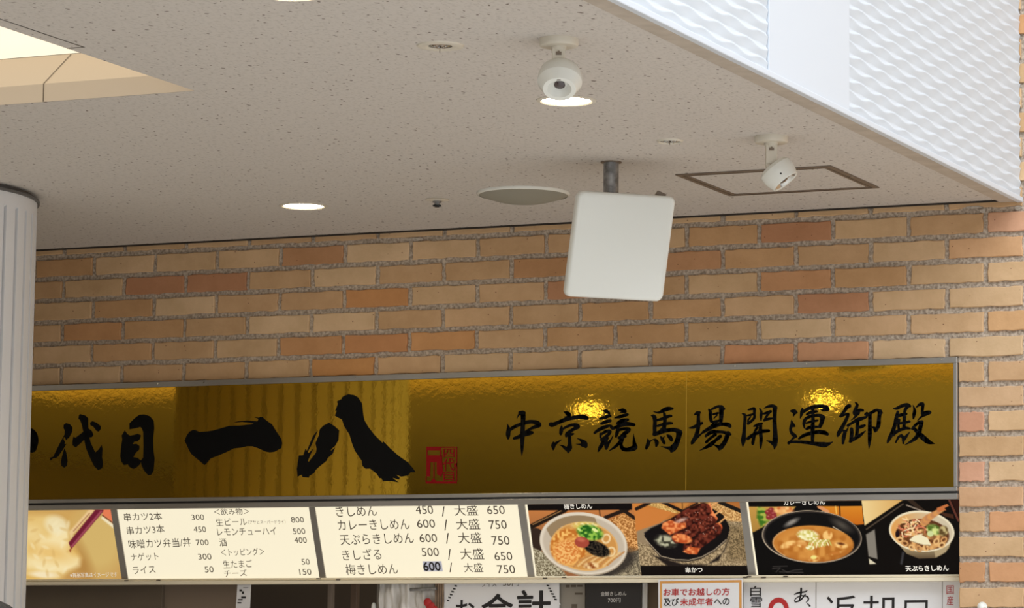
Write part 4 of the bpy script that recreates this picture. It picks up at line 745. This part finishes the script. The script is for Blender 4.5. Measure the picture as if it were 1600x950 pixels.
def photo_tempura(p):
    A = np.ones(len(p.X)); p.lay(A, (15, 11, 9)); p.lay(p.poly([(35, -40), (540, -40), (530, 35), (80, 338)]), p.mix((240, 212, 150), (214, 164, 92), p.X / 520))
    p.lay(p.poly([(530, 20), (600, 20), (780, 170), (700, 165)]), (52, 38, 28)); p.lay(p.line([(560, 105), (720, 165)], 16), (142, 126, 110)); p.lay(p.line([(100, 380), (520, 90)], 14), (84, 70, 56)); p.lay(p.poly([(95, 440), (195, 380), (228, 720), (125, 690)], 14), (132, 124, 112)); p.lay(p.poly([(128, 712), (215, 775), (134, 778)]), (214, 202, 172))
    p.lay(p.line([(1035, 20), (1150, 280)], 24), (98, 52, 40)); p.lay(p.poly([(1060, 20), (1300, 20), (1300, 260), (1160, 260)], 20), (44, 20, 14)); p.lay(p.poly([(930, 180), (1090, 210), (1100, 260), (990, 230)]), (70, 40, 26)); p.lay(p.line([(520, 650), (500, 770)], 26, 20), (62, 60, 62))
    p.lay(p.poly([(440, 520), (1080, 480), (1040, 600), (960, 670), (880, 708), (700, 715), (560, 660)], 10), p.mix((206, 184, 140), (92, 74, 52), (p.Y - 520) / 200)); p.lay(p.poly([(870, 600), (1060, 500), (1010, 640), (890, 705)], 10), (176, 154, 116))
    p.lay(p.ell(732, 402, 374, 234, 5), (236, 222, 188)); p.lay(p.ell(732, 404, 352, 212, 5, 14), p.mix((222, 158, 84), (206, 190, 160), (p.X - 400) / 500))
    fm = p.ell(742, 440, 304, 178, 5, 10); p.lay(fm, (92, 52, 28)); p.speck(np.minimum(fm, p.ell(742, 500, 290, 120)), (104, 60, 30), (226, 170, 104), 40, 3)
    for k in range(46):
        a = k * 2.4; r = 20 + (k * 37 % 130); x, y = 620 + r * 1.1 * math.cos(a), 365 + r * .75 * math.sin(a); b = a * 1.7
        p.lay(p.line([(x - 34 * math.cos(b), y - 26 * math.sin(b)), (x + 34 * math.cos(b), y + 26 * math.sin(b))], 13), [(246, 200, 134), (232, 158, 112), (206, 108, 76), (250, 222, 172)][k % 4])
    p.lay(p.ell(455, 435, 24, 44, 0, 10), (30, 14, 20)); 
    for k, (x, y) in enumerate(((480, 500), (540, 540), (620, 590), (700, 600), (780, 590), (810, 560), (900, 520), (985, 500), (960, 560))): p.lay(ring(p, x, y, 42, 34, 20 * k, 18), [(232, 184, 120), (206, 150, 92)][k % 2])
    for k in range(9): p.lay(p.line([(780 + k * 28, 300 + k * 22), (760 + k * 28, 330 + k * 24)], 26, 14), (214, 142, 74), .0)
    for t in np.linspace(0, 1, 9): p.lay(p.ell(770 + 110 * t + 140 * max(0, t - .4), 290 - 120 * t - 30 * max(0, t - .5), 62 - 30 * t, 46 - 20 * t, -40, 14), (214 - 20 * (int(t * 8) % 2), 148 - 16 * (int(t * 8) % 2), 84))
    p.lay(p.poly([(900, 140), (1020, 92), (1045, 110), (990, 140), (1010, 160), (920, 180)]), (196, 112, 62))
    p.speck(p.ell(870, 385, 88, 60, 20, 24), (86, 110, 40), (214, 222, 136), 24, 4); p.lay(p.ell(830, 430, 36, 34), (206, 214, 150)); p.speck(p.ell(980, 400, 54, 60, 0, 20), (96, 74, 40), (196, 176, 120), 30, 6)
    p.lay(p.poly([(590, 500), (650, 450), (720, 440), (800, 480), (838, 560), (740, 552), (640, 530)]), (240, 228, 188)); p.lay(p.line([(600, 512), (740, 556), (836, 566)], 10), (176, 150, 112))
def photo_rice(p):
    A = np.ones(len(p.X)); p.lay(A, p.mix((214, 172, 96), (196, 150, 84), p.X / 900 + (p.noise(140, 2) - .5))); p.lay(p.ell(780, 420, 200, 300, 0, 160), (214, 184, 112), .8); p.lay(p.ell(640, 600, 60, 160, -20, 80), (172, 122, 60), .7)
    p.speck(p.poly([(-200, 230), (380, 225), (480, 260), (540, 360), (560, 430), (630, 560), (620, 620), (540, 660), (450, 740), (-200, 760)], 50), (222, 180, 98), (244, 222, 166), 120, 3); p.lay(p.ell(440, 300, 90, 70, 20, 40), (240, 226, 184), .8); p.lay(p.ell(340, 690, 110, 24, 4, 20), (244, 226, 184)); p.lay(p.ell(400, 520, 160, 60, 10, 80), (226, 176, 88), .6)
    for k in range(26): x, y = 240 + (k * 89) % 330, 260 + (k * 131) % 440; p.lay(p.ell(x, y, 30, 12, k * 40, 10), (246, 230, 186) if k % 2 else (214, 172, 100), .45)
    p.lay(p.line([(560, 360), (720, 180)], 36, 10), (232, 196, 140)); p.lay(p.line([(575, 350), (700, 210)], 6), (150, 90, 60)); p.lay(p.poly([(535, 440), (745, 180), (822, 180), (556, 492)], 6), (112, 30, 50)); p.lay(p.line([(560, 470), (790, 196)], 14, 10), (164, 78, 92)); p.lay(p.poly([(540, 500), (560, 470), (552, 520)]), (150, 70, 40))
    p.lay(p.poly([(810, 180), (900, 180), (900, 290), (800, 222)]), (228, 124, 84)); p.lay(p.line([(800, 226), (900, 300)], 10), (120, 60, 40)); p.lay(p.poly([(800, 235), (890, 300), (890, 330), (790, 250)], 14), (240, 226, 190))
def board(name, label, cat, tl, tr_, br, bl, group):
    q = lbq(tl, tr_, br, bl, .02)
    t = thing(name, label, cat, tuple((q[2] + q[3]) / 2), group)
    obj('panel', MB().hexa(q, -nL * .004), M['board'], t); return t, q
def print_sheet(t, parts, tl, tr_, br, bl, nx, ny):
    """the photograph printed on the panel: parts = [(painter, origin, scale, inside test)]"""
    q = lbq(tl, tr_, br, bl, .012, .0012); q = [np.array(x) for x in q]
    u, v = np.meshgrid(np.linspace(0, 1, nx), np.linspace(0, 1, ny), indexing='ij'); u, v = u.ravel()[:, None], v.ravel()[:, None]
    P = (q[0] * (1 - u) + q[1] * u) * (1 - v) + (q[3] * (1 - u) + q[2] * u) * v
    d = P - np.array(EYE); dz = d @ np.array(_f); x = 800 + FPX * (d @ np.array(_r)) / dz; y = 475 - FPX * (d @ np.array(_u)) / dz
    C = np.zeros((len(P), 3))
    for fn, (ox, oy), s, test in parts:
        k = test(x, y); p = Paint((x[k] - ox) * s, (y[k] - oy) * s); fn(p); C[k] = p.C
    C = np.clip(C, 0, 1); C = np.where(C <= .04045, C / 12.92, ((C + .055) / 1.055) ** 2.4)
    i = np.arange(nx * ny).reshape(nx, ny); f = np.stack([i[:-1, :-1], i[:-1, 1:], i[1:, 1:], i[1:, :-1]], -1).reshape(-1, 4)
    obj_raw('photo_print', P.tolist(), f.tolist(), M['photo'], t, col=np.concatenate([C, np.ones((len(C), 1))], 1))
def lettering(t, rows, m, P=PL, n=nL, off=.0022, slope=.16, name='lettering'):
    for r in rows:
        s_, x0, y0, x1, y1, h = r[:6]; w = r[6] if len(r) > 6 else 0; b = MB()
        write(b, s_, P, n, (x0, y0), (x1, y1), h, w, off, slope * h)
        obj_raw(name, b.v, b.f, m, t)
always = lambda x, y: np.ones(len(x), bool)
GRP = 'backlit boards of the menu light box'
t, q = board('food_poster', 'backlit close-up photo of rice and dark red chopsticks next to the column', 'poster', (-20, 799), (174, 797), (191.5, 906), (-10, 909), GRP)
print_sheet(t, [(photo_rice, (0, 760), 5, always)], (-20, 799), (174, 797), (191.5, 905.5), (-10, 908), 190, 105)
lettering(t, [('※商品写真はイメージです', 110.6, 902.2, 184.4, 900.6, 7.4, .006)], M['white_print'])
t, q = board('menu_board', 'backlit cream menu board listing side dishes and drinks with three-digit prices', 'menu board', (183.5, 797), (483.4, 792.4), (500.4, 904), (201, 906), GRP)
lettering(t, [('串カツ2本', 195.2, 814.2, 254.5, 812.4, 13), ('300', 300.4, 812.6, 320, 812, 8.8), ('串カツ3本', 199.5, 835.5, 258.3, 832.5, 13), ('450', 303.6, 831.5, 323, 831, 9), ('味噌カツ弁当/丼', 202.5, 857, 299.8, 853.5, 14), ('700', 307.4, 852, 327, 851.6, 9),
  ('ナゲット', 206, 876.6, 249, 874.5, 12), ('300', 311, 874.4, 331.5, 874, 9.4), ('ライス', 209, 896.8, 244, 895, 11.6), ('50', 321.2, 894.4, 335, 894, 9.4), ('＜飲み物＞', 335.6, 804.6, 391, 803.4, 10), ('生ビール', 339, 821.6, 387, 820.4, 12), ('（アサヒスーパードライ）', 389, 818.8, 447, 818, 6.2),
  ('800', 456, 816.4, 476, 816, 8.8), ('レモンチューハイ', 341, 836.8, 433, 835, 11.6), ('500', 459, 834.4, 478, 834, 9.2), ('酒', 344, 853.4, 355.6, 853.2, 12.4), ('400', 461, 848.4, 480.4, 848, 9.2), ('＜トッピング＞', 346.4, 868.6, 414.4, 867, 11.4), ('生たまご', 350, 887.6, 395.6, 886, 12),
  ('50', 472.4, 882, 485, 881.8, 9), ('チーズ', 351.6, 900.8, 387, 899.8, 10.6), ('150', 469, 898, 487.6, 897.8, 9.4)], M['grey_print'])
t, q = board('menu_board', 'backlit cream menu board of noodle dishes with a slash between two price columns', 'menu board', (492.5, 792.4), (809.5, 788), (825.5, 901), (510, 904), GRP)
lettering(t, [('きしめん', 526.6, 807, 590.3, 805.6, 16), ('450', 650.9, 803, 678, 802.6, 13.4), ('/', 691.2, 806.5, 697.6, 806.5, 15.5), ('大盛', 711.4, 805.6, 748.2, 805.2, 16.5), ('650', 762.4, 803, 790, 802.8, 13), ('カレーきしめん', 529.7, 828.4, 641.3, 826.4, 16), ('600', 653, 824.6, 681, 824.2, 13),
  ('/', 695, 828.4, 701.6, 828.4, 17), ('大盛', 714.6, 827.4, 751.2, 827, 17), ('750', 765.6, 826.3, 793.2, 826, 13.6), ('天ぷらきしめん', 533, 851.8, 648, 848.6, 16.5), ('600', 656.8, 847, 684.2, 846.8, 13), ('/', 697.6, 849, 704.2, 849, 16.4), ('大盛', 717.8, 848.8, 754, 848.6, 17), ('750', 769.9, 851, 797.5, 850.8, 13.6),
  ('きしざる', 536.6, 875.2, 597.3, 873.6, 17), ('500', 660.4, 869, 687, 868.6, 13.2), ('/', 700.8, 874.6, 707.2, 874.6, 17), ('大盛', 721, 874, 757.5, 873.8, 17.5), ('650', 774, 875.2, 801.8, 875, 13), ('梅きしめん', 542, 898.6, 623.2, 896.6, 17), ('/', 702.9, 893.7, 709, 893.7, 14.8),
  ('大盛', 726.3, 894, 756, 893.8, 14.4), ('750', 778.4, 895.8, 806, 895.6, 13.2)], M['grey_print'])
b = MB().hexa(lbq((660.5, 877), (690, 876.6), (692.2, 892.6), (662.6, 893), 0, .0006), nL * .0004)
M['patch'] = mat('grey_sticker', srgb(150, 150, 158), .5, emit=srgb(190, 190, 200), es=.55); obj('price_sticker', b, M['patch'], t)
lettering(t, [('600', 662.9, 891.4, 689.6, 891.1, 13.2, .03)], M['black_print'], name='price')
t, q = board('food_poster', 'backlit photo pair of a pale noodle bowl and sauced skewers on a black plate', 'poster', (820.5, 788), (1155.8, 782.6), (1170.2, 899), (836, 901), GRP)
print_sheet(t, [(photo_ume, (820, 780), 7.306, lambda x, y: x < 989 + (y - 786) * .115), (photo_kushi, (1000, 780), 7.306, lambda x, y: x >= 989 + (y - 786) * .115)], (824.2, 787.8), (1155.4, 782.8), (1169.8, 898.6), (838.6, 900.2), 340, 118)
lettering(t, [('梅きしめん', 882.3, 795.6, 926, 794.4, 9, .016), ('串かつ', 1072.4, 894.8, 1098.6, 894, 8.8, .016)], M['white_print'])
t, q = board('food_poster', 'backlit photo pair of a black curry bowl and a shrimp tempura noodle bowl', 'poster', (1165.5, 782.6), (1500.5, 777), (1500.5, 897.4), (1182, 899), GRP)
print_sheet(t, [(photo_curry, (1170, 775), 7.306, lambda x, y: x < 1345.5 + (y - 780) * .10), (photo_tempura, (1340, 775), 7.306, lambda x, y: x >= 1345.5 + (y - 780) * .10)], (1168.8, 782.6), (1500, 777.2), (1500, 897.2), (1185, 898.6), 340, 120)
lettering(t, [('カレーきしめん', 1225.4, 788.8, 1290, 787.8, 8, .02), ('天ぷらきしめん', 1416, 892.4, 1483, 891.4, 8.6, .02)], M['white_print'])

# ------------------------------------------------------------------ things hanging below the light box
def sheet_thing(name, label, cat, tl, tr_, br, bl, y, m, group=None, th=.001):
    q = [on_y(*p, y) for p in (tl, tr_, br, bl)]; t = thing(name, label, cat, tuple((q[0] + q[1]) / 2), group)
    obj('sheet', MB().hexa(q, (0, th, 0)), m, t); return t
def txt(t, rows, m, y, name='lettering'): lettering(t, rows, m, Vector((0, y, 0)), Vector((0, -1, 0)), .0009, -.01, name)
Y1, Y2 = WY + .135, WY + .066
t = sheet_thing('price_slip', 'narrow white paper slip hanging under the side dish menu board', 'slip', (371.5, 905), (392.5, 905), (389, 985), (366, 985), Y1, M['paper'])
b = MB()
for x0, y0, x1, y1 in ((374, 921, 378, 924), (378, 924, 381, 928), (372, 936, 379, 938), (377, 932, 384, 935), (371, 941, 377, 943), (380, 918, 388, 918.8)): b.hexa([on_y(*p, Y1 - .0012) for p in ((x0, y0), (x1, y0), (x1, y1), (x0, y1))], (0, .0004, 0))
obj('print_marks', b, M['black_print'], t)
t = sheet_thing('payment_sign', 'white sign with thick black characters hanging under the noodle menu board', 'sign', (690, 900), (874, 898), (874, 1010), (690, 1010), Y1, M['paper'])
txt(t, [('お', 712.5, 972, 741, 971.6, 34, .016), ('会', 753, 977, 801, 976, 48, .02), ('計', 808.5, 971, 859.5, 970.4, 48, .02)], M['black_print'], Y1)
txt(t, [('ライス', 752, 917, 776, 916.6, 9.4)], M['grey_print'], Y1, 'dish_lettering'); txt(t, [('50円', 786, 916.4, 811, 915.8, 9.4)], M['grey_print'], Y1, 'price_lettering')
for (xa, ya), (xb, yb), ln in (((716, 908), (696, 946), 1), ((852, 908), (872, 944), -1)):
    b, b2 = MB(), MB(); b.hexa([on_y(*p, Y1 - .002) for p in ((xa - 4, ya - 1), (xa + 4, ya + 1), (xb + 4, yb + 1), (xb - 4, yb - 1))], (0, .0006, 0))
    for k in range(6):
        u = .2 + k * .12; x, y = xa + (xb - xa) * u, ya + (yb - ya) * u
        b2.hexa([on_y(*p, Y1 - .0026) for p in ((x - 2.2, y - 1.6), (x + 2, y - 1), (x + 2.2, y + 1.2), (x - 1.8, y + .9))], (0, .0003, 0))
    obj('tape_print', b2, M['black_print'], obj('tape', b, M['paper'], t))
t = sheet_thing('dish_card', 'black card with two lines of pale writing left of the orange framed notice', 'card', (915.5, 902), (1002, 900.5), (1002, 1000), (915.5, 1000), Y1 - .012, M['card_black'])
txt(t, [('金鯱きしめん', 938.9, 931.4, 979, 930.6, 6.8, .006), ('700円', 950, 941.6, 969.7, 941.2, 7, .006)], M['card_text'], Y1 - .012)
t = sheet_thing('grey_price_sheet', 'grey translucent sheet between the payment sign and the black card', 'sheet', (872, 899), (914, 898), (914, 1000), (872, 1000), Y1 + .012, M['paper_grey'])
for x0, y0, x1, y1 in ((884, 914, 890, 918), (892, 914, 900, 917.5), (902, 914, 910, 917), (898, 926, 910, 929), (893, 944, 902, 950)): obj('print_mark', MB().hexa([on_y(*p, Y1 + .0108) for p in ((x0, y0), (x1, y0), (x1, y1), (x0, y1))], (0, .0004, 0)), M['grey_print'], t)
t = sheet_thing('notice', 'white notice with an orange border and red and black writing', 'notice', (1028.5, 905.6), (1160.6, 903.6), (1161, 1010), (1028.8, 1010), Y2, M['paper'])
b = MB()
for q in (((1031, 908.2), (1158.6, 906.2), (1158.6, 909.8), (1031, 911.8)), ((1031, 908.2), (1034.2, 908.2), (1034.4, 1006), (1031.2, 1006)), ((1155, 907), (1158.6, 907), (1158.8, 1006), (1155.2, 1006)), ((1031.2, 1003), (1158.8, 1003), (1158.8, 1006), (1031.2, 1006))): b.hexa([on_y(*p, Y2 - .0006) for p in q], (0, .0004, 0))
obj('border', b, M['orange'], t)
txt(t, [('お車でお越しの方', 1037, 931.4, 1140, 930, 11.4, .022), ('未成年者', 1063, 946.6, 1114, 946, 11.8, .02)], M['red_print'], Y2, 'red_lettering'); txt(t, [('及び', 1037, 946.8, 1060.5, 946.4, 11.6, .02), ('への', 1116, 945.6, 1140, 945.2, 10.4, .02)], M['black_print'], Y2)
t = sheet_thing('return_counter_sign', 'wide white poster with large black characters beside the brick jamb', 'sign', (1161.5, 896), (1512, 893), (1512, 1010), (1162, 1010), Y1 - .02, M['paper'])
yq = Y1 - .02
txt(t, [('白', 1172.5, 931.5, 1189, 931.3, 15.5, .014), ('雪', 1172.5, 949.4, 1190.8, 949, 16.4, .012), ('返', 1289, 981, 1338, 980.6, 50), ('却', 1347, 981, 1397.5, 980.4, 50), ('口', 1413, 978, 1449.5, 977.6, 40)], M['black_print'], yq)
b = MB(); pl = placer(1150, 760, 3.556, yq - .001)
for sk in ([(325, 600, 5), (345, 592, 8), (385, 585, 7), (395, 578, 4)], [(362, 568, 10), (360, 600, 9), (350, 640, 5)], [(385, 600, 6), (360, 630, 7), (330, 642, 6), (330, 625, 5), (360, 608, 6), (395, 612, 7), (402, 630, 7), (390, 644, 4)], [(398, 652, 5), (410, 664, 8)]): stroke_mesh(b, sk, pl)
obj_raw('brush_lettering', b.v, b.f, M['black_print'], t)
b = MB(); a_ = np.linspace(PI, 2 * PI, 25); c_ = (1216.5, 952)
b.add([tuple(on_y(c_[0] + r * math.cos(a), c_[1] + r * 1.15 * math.sin(a), yq - .001)) for r in (16, 9) for a in a_] + [tuple(on_y(x, 975, yq - .001)) for x in (1200.5, 1207.5, 1232.5, 1225.5)], [(k, k + 1, 26 + k, 25 + k) for k in range(24)] + [(0, 25, 51, 50), (24, 49, 53, 52)])
obj_raw('red_arch', b.v, b.f, M['red_print'], t); txt(t, [('国', 1479, 928.4, 1490.3, 928, 13.4), ('産', 1479.5, 945.6, 1489.7, 945.4, 14.2)], M['red_print'], yq, 'red_lettering')
b = MB()
for x in (1274.6, 1472): b.hexa([on_y(*p, yq - .0012) for p in ((x, 890), (x + .8, 890), (x + .8, 1000), (x, 1000))], (0, .0004, 0))
obj('fold_line', b, M['paper_grey'], t)
# clear bag with its bar, and the small things by it
q0, q1 = on_y(592, 906, Y1 + .01), on_y(691, 904, Y1 + .01); 
nx, ny = 60, 40; v = []
for i in range(nx):
    for j in range(ny):
        u, w = i / (nx - 1), j / (ny - 1); x = q0.x + (q1.x - q0.x) * u; z = q0.z + (q1.z - q0.z) * u - w * .19
        v.append((x + .002 * math.sin(w * 9 + u * 4), Y1 + .012 + .006 * math.sin(u * 23 + 2.5 * w) + .004 * math.sin(u * 51 - 5 * w) + .003 * math.sin(w * 17 + u * 9), z))
f = [(i * ny + j, (i + 1) * ny + j, (i + 1) * ny + j + 1, i * ny + j + 1) for i in range(nx - 1) for j in range(ny - 1)]
o = tag(obj_raw('plastic_bag', v, f, M['film'], origin=tuple((q0 + q1) / 2)), 'crumpled clear plastic bag hanging beside the white payment sign', 'bag'); o.data.shade_smooth(); sl = o.modifiers.new('thickness', 'SOLIDIFY'); sl.thickness = .0006
rd = MB().tube([on_y(641, 921.4, Y1 - .01), on_y(682, 919.6, Y1 - .01)], .0048, 14)
tag(obj('hanging_bar', rd, M['steel'], smooth=40, origin=on_y(661, 920.5, Y1 - .01)), 'short grey ribbed bar in front of the clear bag', 'bar')
b = MB(); a = on_y(671, 945, Y1 - .006)
for dx, dz, r in ((-.006, .007, .013), (.004, -.006, .015), (.018, -.012, .010), (-.002, -.03, .016)): b.lathe([(.001, .004), (r * .7, .0035), (r, 0), (r * .7, -.0035), (.001, -.004)], a + Vector((dx, 0, dz)), (0, -1, 0), 24)
tag(obj('red_tag', b, M['red_print'], smooth=40, origin=a), 'red rounded tag hanging at the edge of the clear bag', 'tag')
b = MB(); xs = on_y(680, 906, Y1 - .004)
for k in range(4): p_ = on_y(682 + k * 3.3, 904, Y1 - .004 - .001 * (k % 2)); b.tube([p_, p_ + Vector((.001 * (k - 1), 0, -.07)), p_ + Vector((.002 * (1 - k), 0, -.17))], .0034, 8)
tag(obj('twisted_cord', b, M['wood'], smooth=60, origin=xs), 'brown bundle of cord hanging between clear bag and payment sign', 'cord')
P = on_y(584, 951, Y1 + .03); tag(obj('white_knob', MB().lathe([(.001, .018), (.004, .017), (.0068, .012), (.0078, .003), (.0075, -.06), (.001, -.06)], P, n=20), M['plastic'], smooth=40, origin=P), 'white rounded knob in front of the dark kitchen panel', 'knob')
# dark panels and posts of the kitchen front
def slab(name, label, cat, x0, x1, y, m, th=.02):
    a, b_ = on_y(x0, 950, y).x, on_y(x1, 950, y).x; P = ((a + b_) / 2, y, .95)
    o = obj(name, MB().box(a, b_, y, y + th, .95, gb), m, origin=P, bevel=.002); return tag(o, label, cat)
slab('kitchen_partition', 'dark brown kitchen partition beside the column', 'partition', -60, 253, WY + .20, M['kitchen'])
slab('kitchen_partition', 'lighter brown kitchen partition behind the hanging paper slip', 'partition', 255, 384, WY + .215, mat('brown_panel', srgb(138, 120, 102), .5))
slab('kitchen_post', 'slim grey post in the dark gap right of the paper slip', 'post', 511, 518, WY + .22, M['bronze'])
slab('kitchen_post', 'slim brown post in the dark gap left of the clear bag', 'post', 547, 557, WY + .24, mat('brown_post', srgb(96, 76, 60), .5))
slab('plastic_strip', 'pale clear strip right of the black card', 'strip', 1003, 1011, Y1, M['film'], .004)
slab('kitchen_partition', 'brown partition showing between black card and orange framed notice', 'partition', 1011, 1034, WY + .2, mat('tan_panel', srgb(140, 118, 92), .5))
slab('kitchen_backboard', 'grey backboard behind the clear bag and hanging signs', 'panel', 588, 1010, WY + .19, M['paper_grey'])
slab('counter_board', 'pale backboard behind the wide white poster', 'panel', 1034, 1520, WY + .19, M['paper_grey'])
tag(obj('trim_3', MB().box(xl, OX, WY - .05, WY + .25, .90, .949), M['alu'], bevel=.004), 'grey counter ledge of the serving hatch', 'trim', kind='structure')
# white knob on the bricks
P = on_y(1535, 948.5, WY); t = thing('wall_knob', 'small white faceted knob fixed to the brick wall at lower right', 'knob', P)
obj('cap', MB().lathe([(.011, 0), (.0112, .010), (.009, .015), (.004, .0175), (.001, .018)], P, (0, -1, 0), 8), M['plastic'], t, bevel=.0008)
obj('washer', MB().lathe([(.014, 0), (.014, .002)], P, (0, -1, 0), 24), M['plastic'], t)

# ------------------------------------------------------------------ the person at lower left: only the crown of the black hair is in the picture
hd = 5.3; top = EYE + ray(-29, 934) * hd
HC = top - Vector((0, 0, .118)); gx, gy = HC.x, HC.y
fx = Vector((-.35, .94, 0)).normalized(); rx_ = Vector((fx.y, -fx.x, 0))      # faces the counter
pr_ = thing('person', 'person with short black hair standing before the grooved column, only the crown showing', 'person', (gx, gy, 0))
s_ = top.z / 1.73
def W(a, b, c): return Vector((gx, gy, 0)) + rx_ * (a * s_) + fx * (b * s_) + Vector((0, 0, c * s_))
def skin_mesh(name, pts, edges, rad, m, root, parent, sub=2):
    me = bpy.data.meshes.new(name); org = wloc(parent); me.from_pydata([tuple(p - org) for p in pts], edges, []); o = bpy.data.objects.new(name, me); COL.objects.link(o); o.parent = parent
    sk = o.modifiers.new('skin', 'SKIN'); sk.use_smooth_shade = True; ly = me.skin_vertices[0].data if me.skin_vertices else None
    if ly is None:
        bm = bmesh.new(); bm.from_mesh(me); bm.verts.layers.skin.verify(); bm.to_mesh(me); bm.free(); ly = me.skin_vertices[0].data
    for i, r in enumerate(rad): ly[i].radius = (r * s_, r * s_) if not isinstance(r, tuple) else (r[0] * s_, r[1] * s_); ly[i].use_root = i == root
    o.modifiers.new('sub', 'SUBSURF').levels = sub; o.modifiers['sub'].render_levels = sub; me.materials.append(m); return o
pts = [W(0, 0, .95), W(0, 0, 1.12), W(0, -.01, 1.32), W(0, -.005, 1.43), W(0, .005, 1.50), W(0, .015, 1.565), W(0, .02, 1.64), W(0, .015, 1.69)]
ed = [(0, 1), (1, 2), (2, 3), (3, 4), (4, 5), (5, 6), (6, 7)]; rad = [.125, .115, .13, .085, .055, .066, .082, .055]
for sd in (-1, 1):
    k = len(pts); pts += [W(.09 * sd, 0, .88), W(.10 * sd, .01, .50), W(.10 * sd, -.015, .10), W(.105 * sd, .12, .035)]; ed += [(0, k), (k, k + 1), (k + 1, k + 2), (k + 2, k + 3)]; rad += [.09, .06, .042, .034]
    k = len(pts); pts += [W(.17 * sd, -.005, 1.40), W(.225 * sd, -.01, 1.12), W(.235 * sd, .06, .88), W(.238 * sd, .075, .80)]; ed += [(3, k), (k, k + 1), (k + 1, k + 2), (k + 2, k + 3)]; rad += [.055, .042, .03, .036]
    kp = len(pts) - 1
    for f_, (du, dl) in enumerate(((-.02, .075), (-.007, .085), (.007, .08), (.02, .065))):
        k = len(pts); pts += [W((.238 + .004) * sd, .078 + du, .765), W(.24 * sd, .085 + du * 1.2, .765 - dl * .5), W(.232 * sd, .092 + du * 1.25, .765 - dl)]; ed += [(kp, k), (k, k + 1), (k + 1, k + 2)]; rad += [.0095, .0085, .007]
    k = len(pts); pts += [W(.222 * sd, .098, .79), W(.212 * sd, .112, .755)]; ed += [(kp, k), (k, k + 1)]; rad += [.010, .008]
skin_mesh('body', pts, ed, rad, M['skin'], 0, pr_)
jp = [W(0, 0, .93), W(0, 0, 1.14), W(0, -.01, 1.32), W(0, -.008, 1.42)]; je = [(0, 1), (1, 2), (2, 3)]; jr = [.155, .14, .15, .10]
for sd in (-1, 1): k = len(jp); jp += [W(.175 * sd, -.005, 1.40), W(.228 * sd, -.01, 1.12), W(.236 * sd, .06, .86)]; je += [(3, k), (k, k + 1), (k + 1, k + 2)]; jr += [.075, .06, .05]
skin_mesh('jacket', jp, je, jr, M['cloth'], 0, pr_)
tp_ = [W(0, 0, .96)]; te = []; trd = [.135]
for sd in (-1, 1): k = len(tp_); tp_ += [W(.09 * sd, 0, .86), W(.10 * sd, .01, .5), W(.10 * sd, -.01, .08)]; te += [(0, k), (k, k + 1), (k + 1, k + 2)]; trd += [.105, .078, .065]
skin_mesh('trousers', tp_, te, trd, M['cloth'], 0, pr_)
fc = MB()
hc = W(0, .02, 1.625)
fc.lathe([(.001, .022), (.007, .016), (.012, 0), (.008, -.010), (.001, -.012)], hc + fx * .096 * s_ + Vector((0, 0, -.02)), fx, 12)
for sd in (-1, 1): fc.lathe([(.001, .012), (.022, .008), (.03, 0), (.02, -.008)], hc + rx_ * (.082 * sd * s_) + Vector((0, 0, -.015)), rx_ * sd, 14)
obj('nose_and_ears', fc, M['skin'], pr_, smooth=60)
ey = MB()
for sd in (-1, 1): ey.lathe([(.001, .006), (.008, .004), (.012, 0)], hc + fx * .082 * s_ + rx_ * (.032 * sd * s_) + Vector((0, 0, .012)), fx, 14)
ey.box(0, 0, 0, 0, 0, 0) if False else None
obj('eyes', ey, M['dark'], pr_, smooth=60)
hv, hf = [], []; NU, NV = 96, 40; ctr = W(0, .005, 1.73) - Vector((0, 0, .122))
for j in range(NV + 1):
    th_ = (j / NV) * math.radians(118)
    for i in range(NU):
        ph = 2 * PI * i / NU; back = .5 - .5 * math.cos(ph)                  # ph = 0 is the face side
        lim = math.radians(62) + math.radians(56) * back; tt = th_ / math.radians(118) * lim
        rr_ = 1 + .012 * math.sin(ph * 23 + 3 * math.sin(tt * 7)) * math.sin(tt) + .01 * math.sin(ph * 41 + tt * 11) * math.sin(tt)
        d = fx * (math.cos(ph) * math.sin(tt) * .108) + rx_ * (math.sin(ph) * math.sin(tt) * .100) + Vector((0, 0, math.cos(tt) * .122))
        hv.append(ctr + d * rr_)
for j in range(NV):
    for i in range(NU): hf.append((j * NU + i, j * NU + (i + 1) % NU, (j + 1) * NU + (i + 1) % NU, (j + 1) * NU + i))
obj('hair', MB().add(hv, hf), M['hair'], pr_, smooth=80)
finish_text()
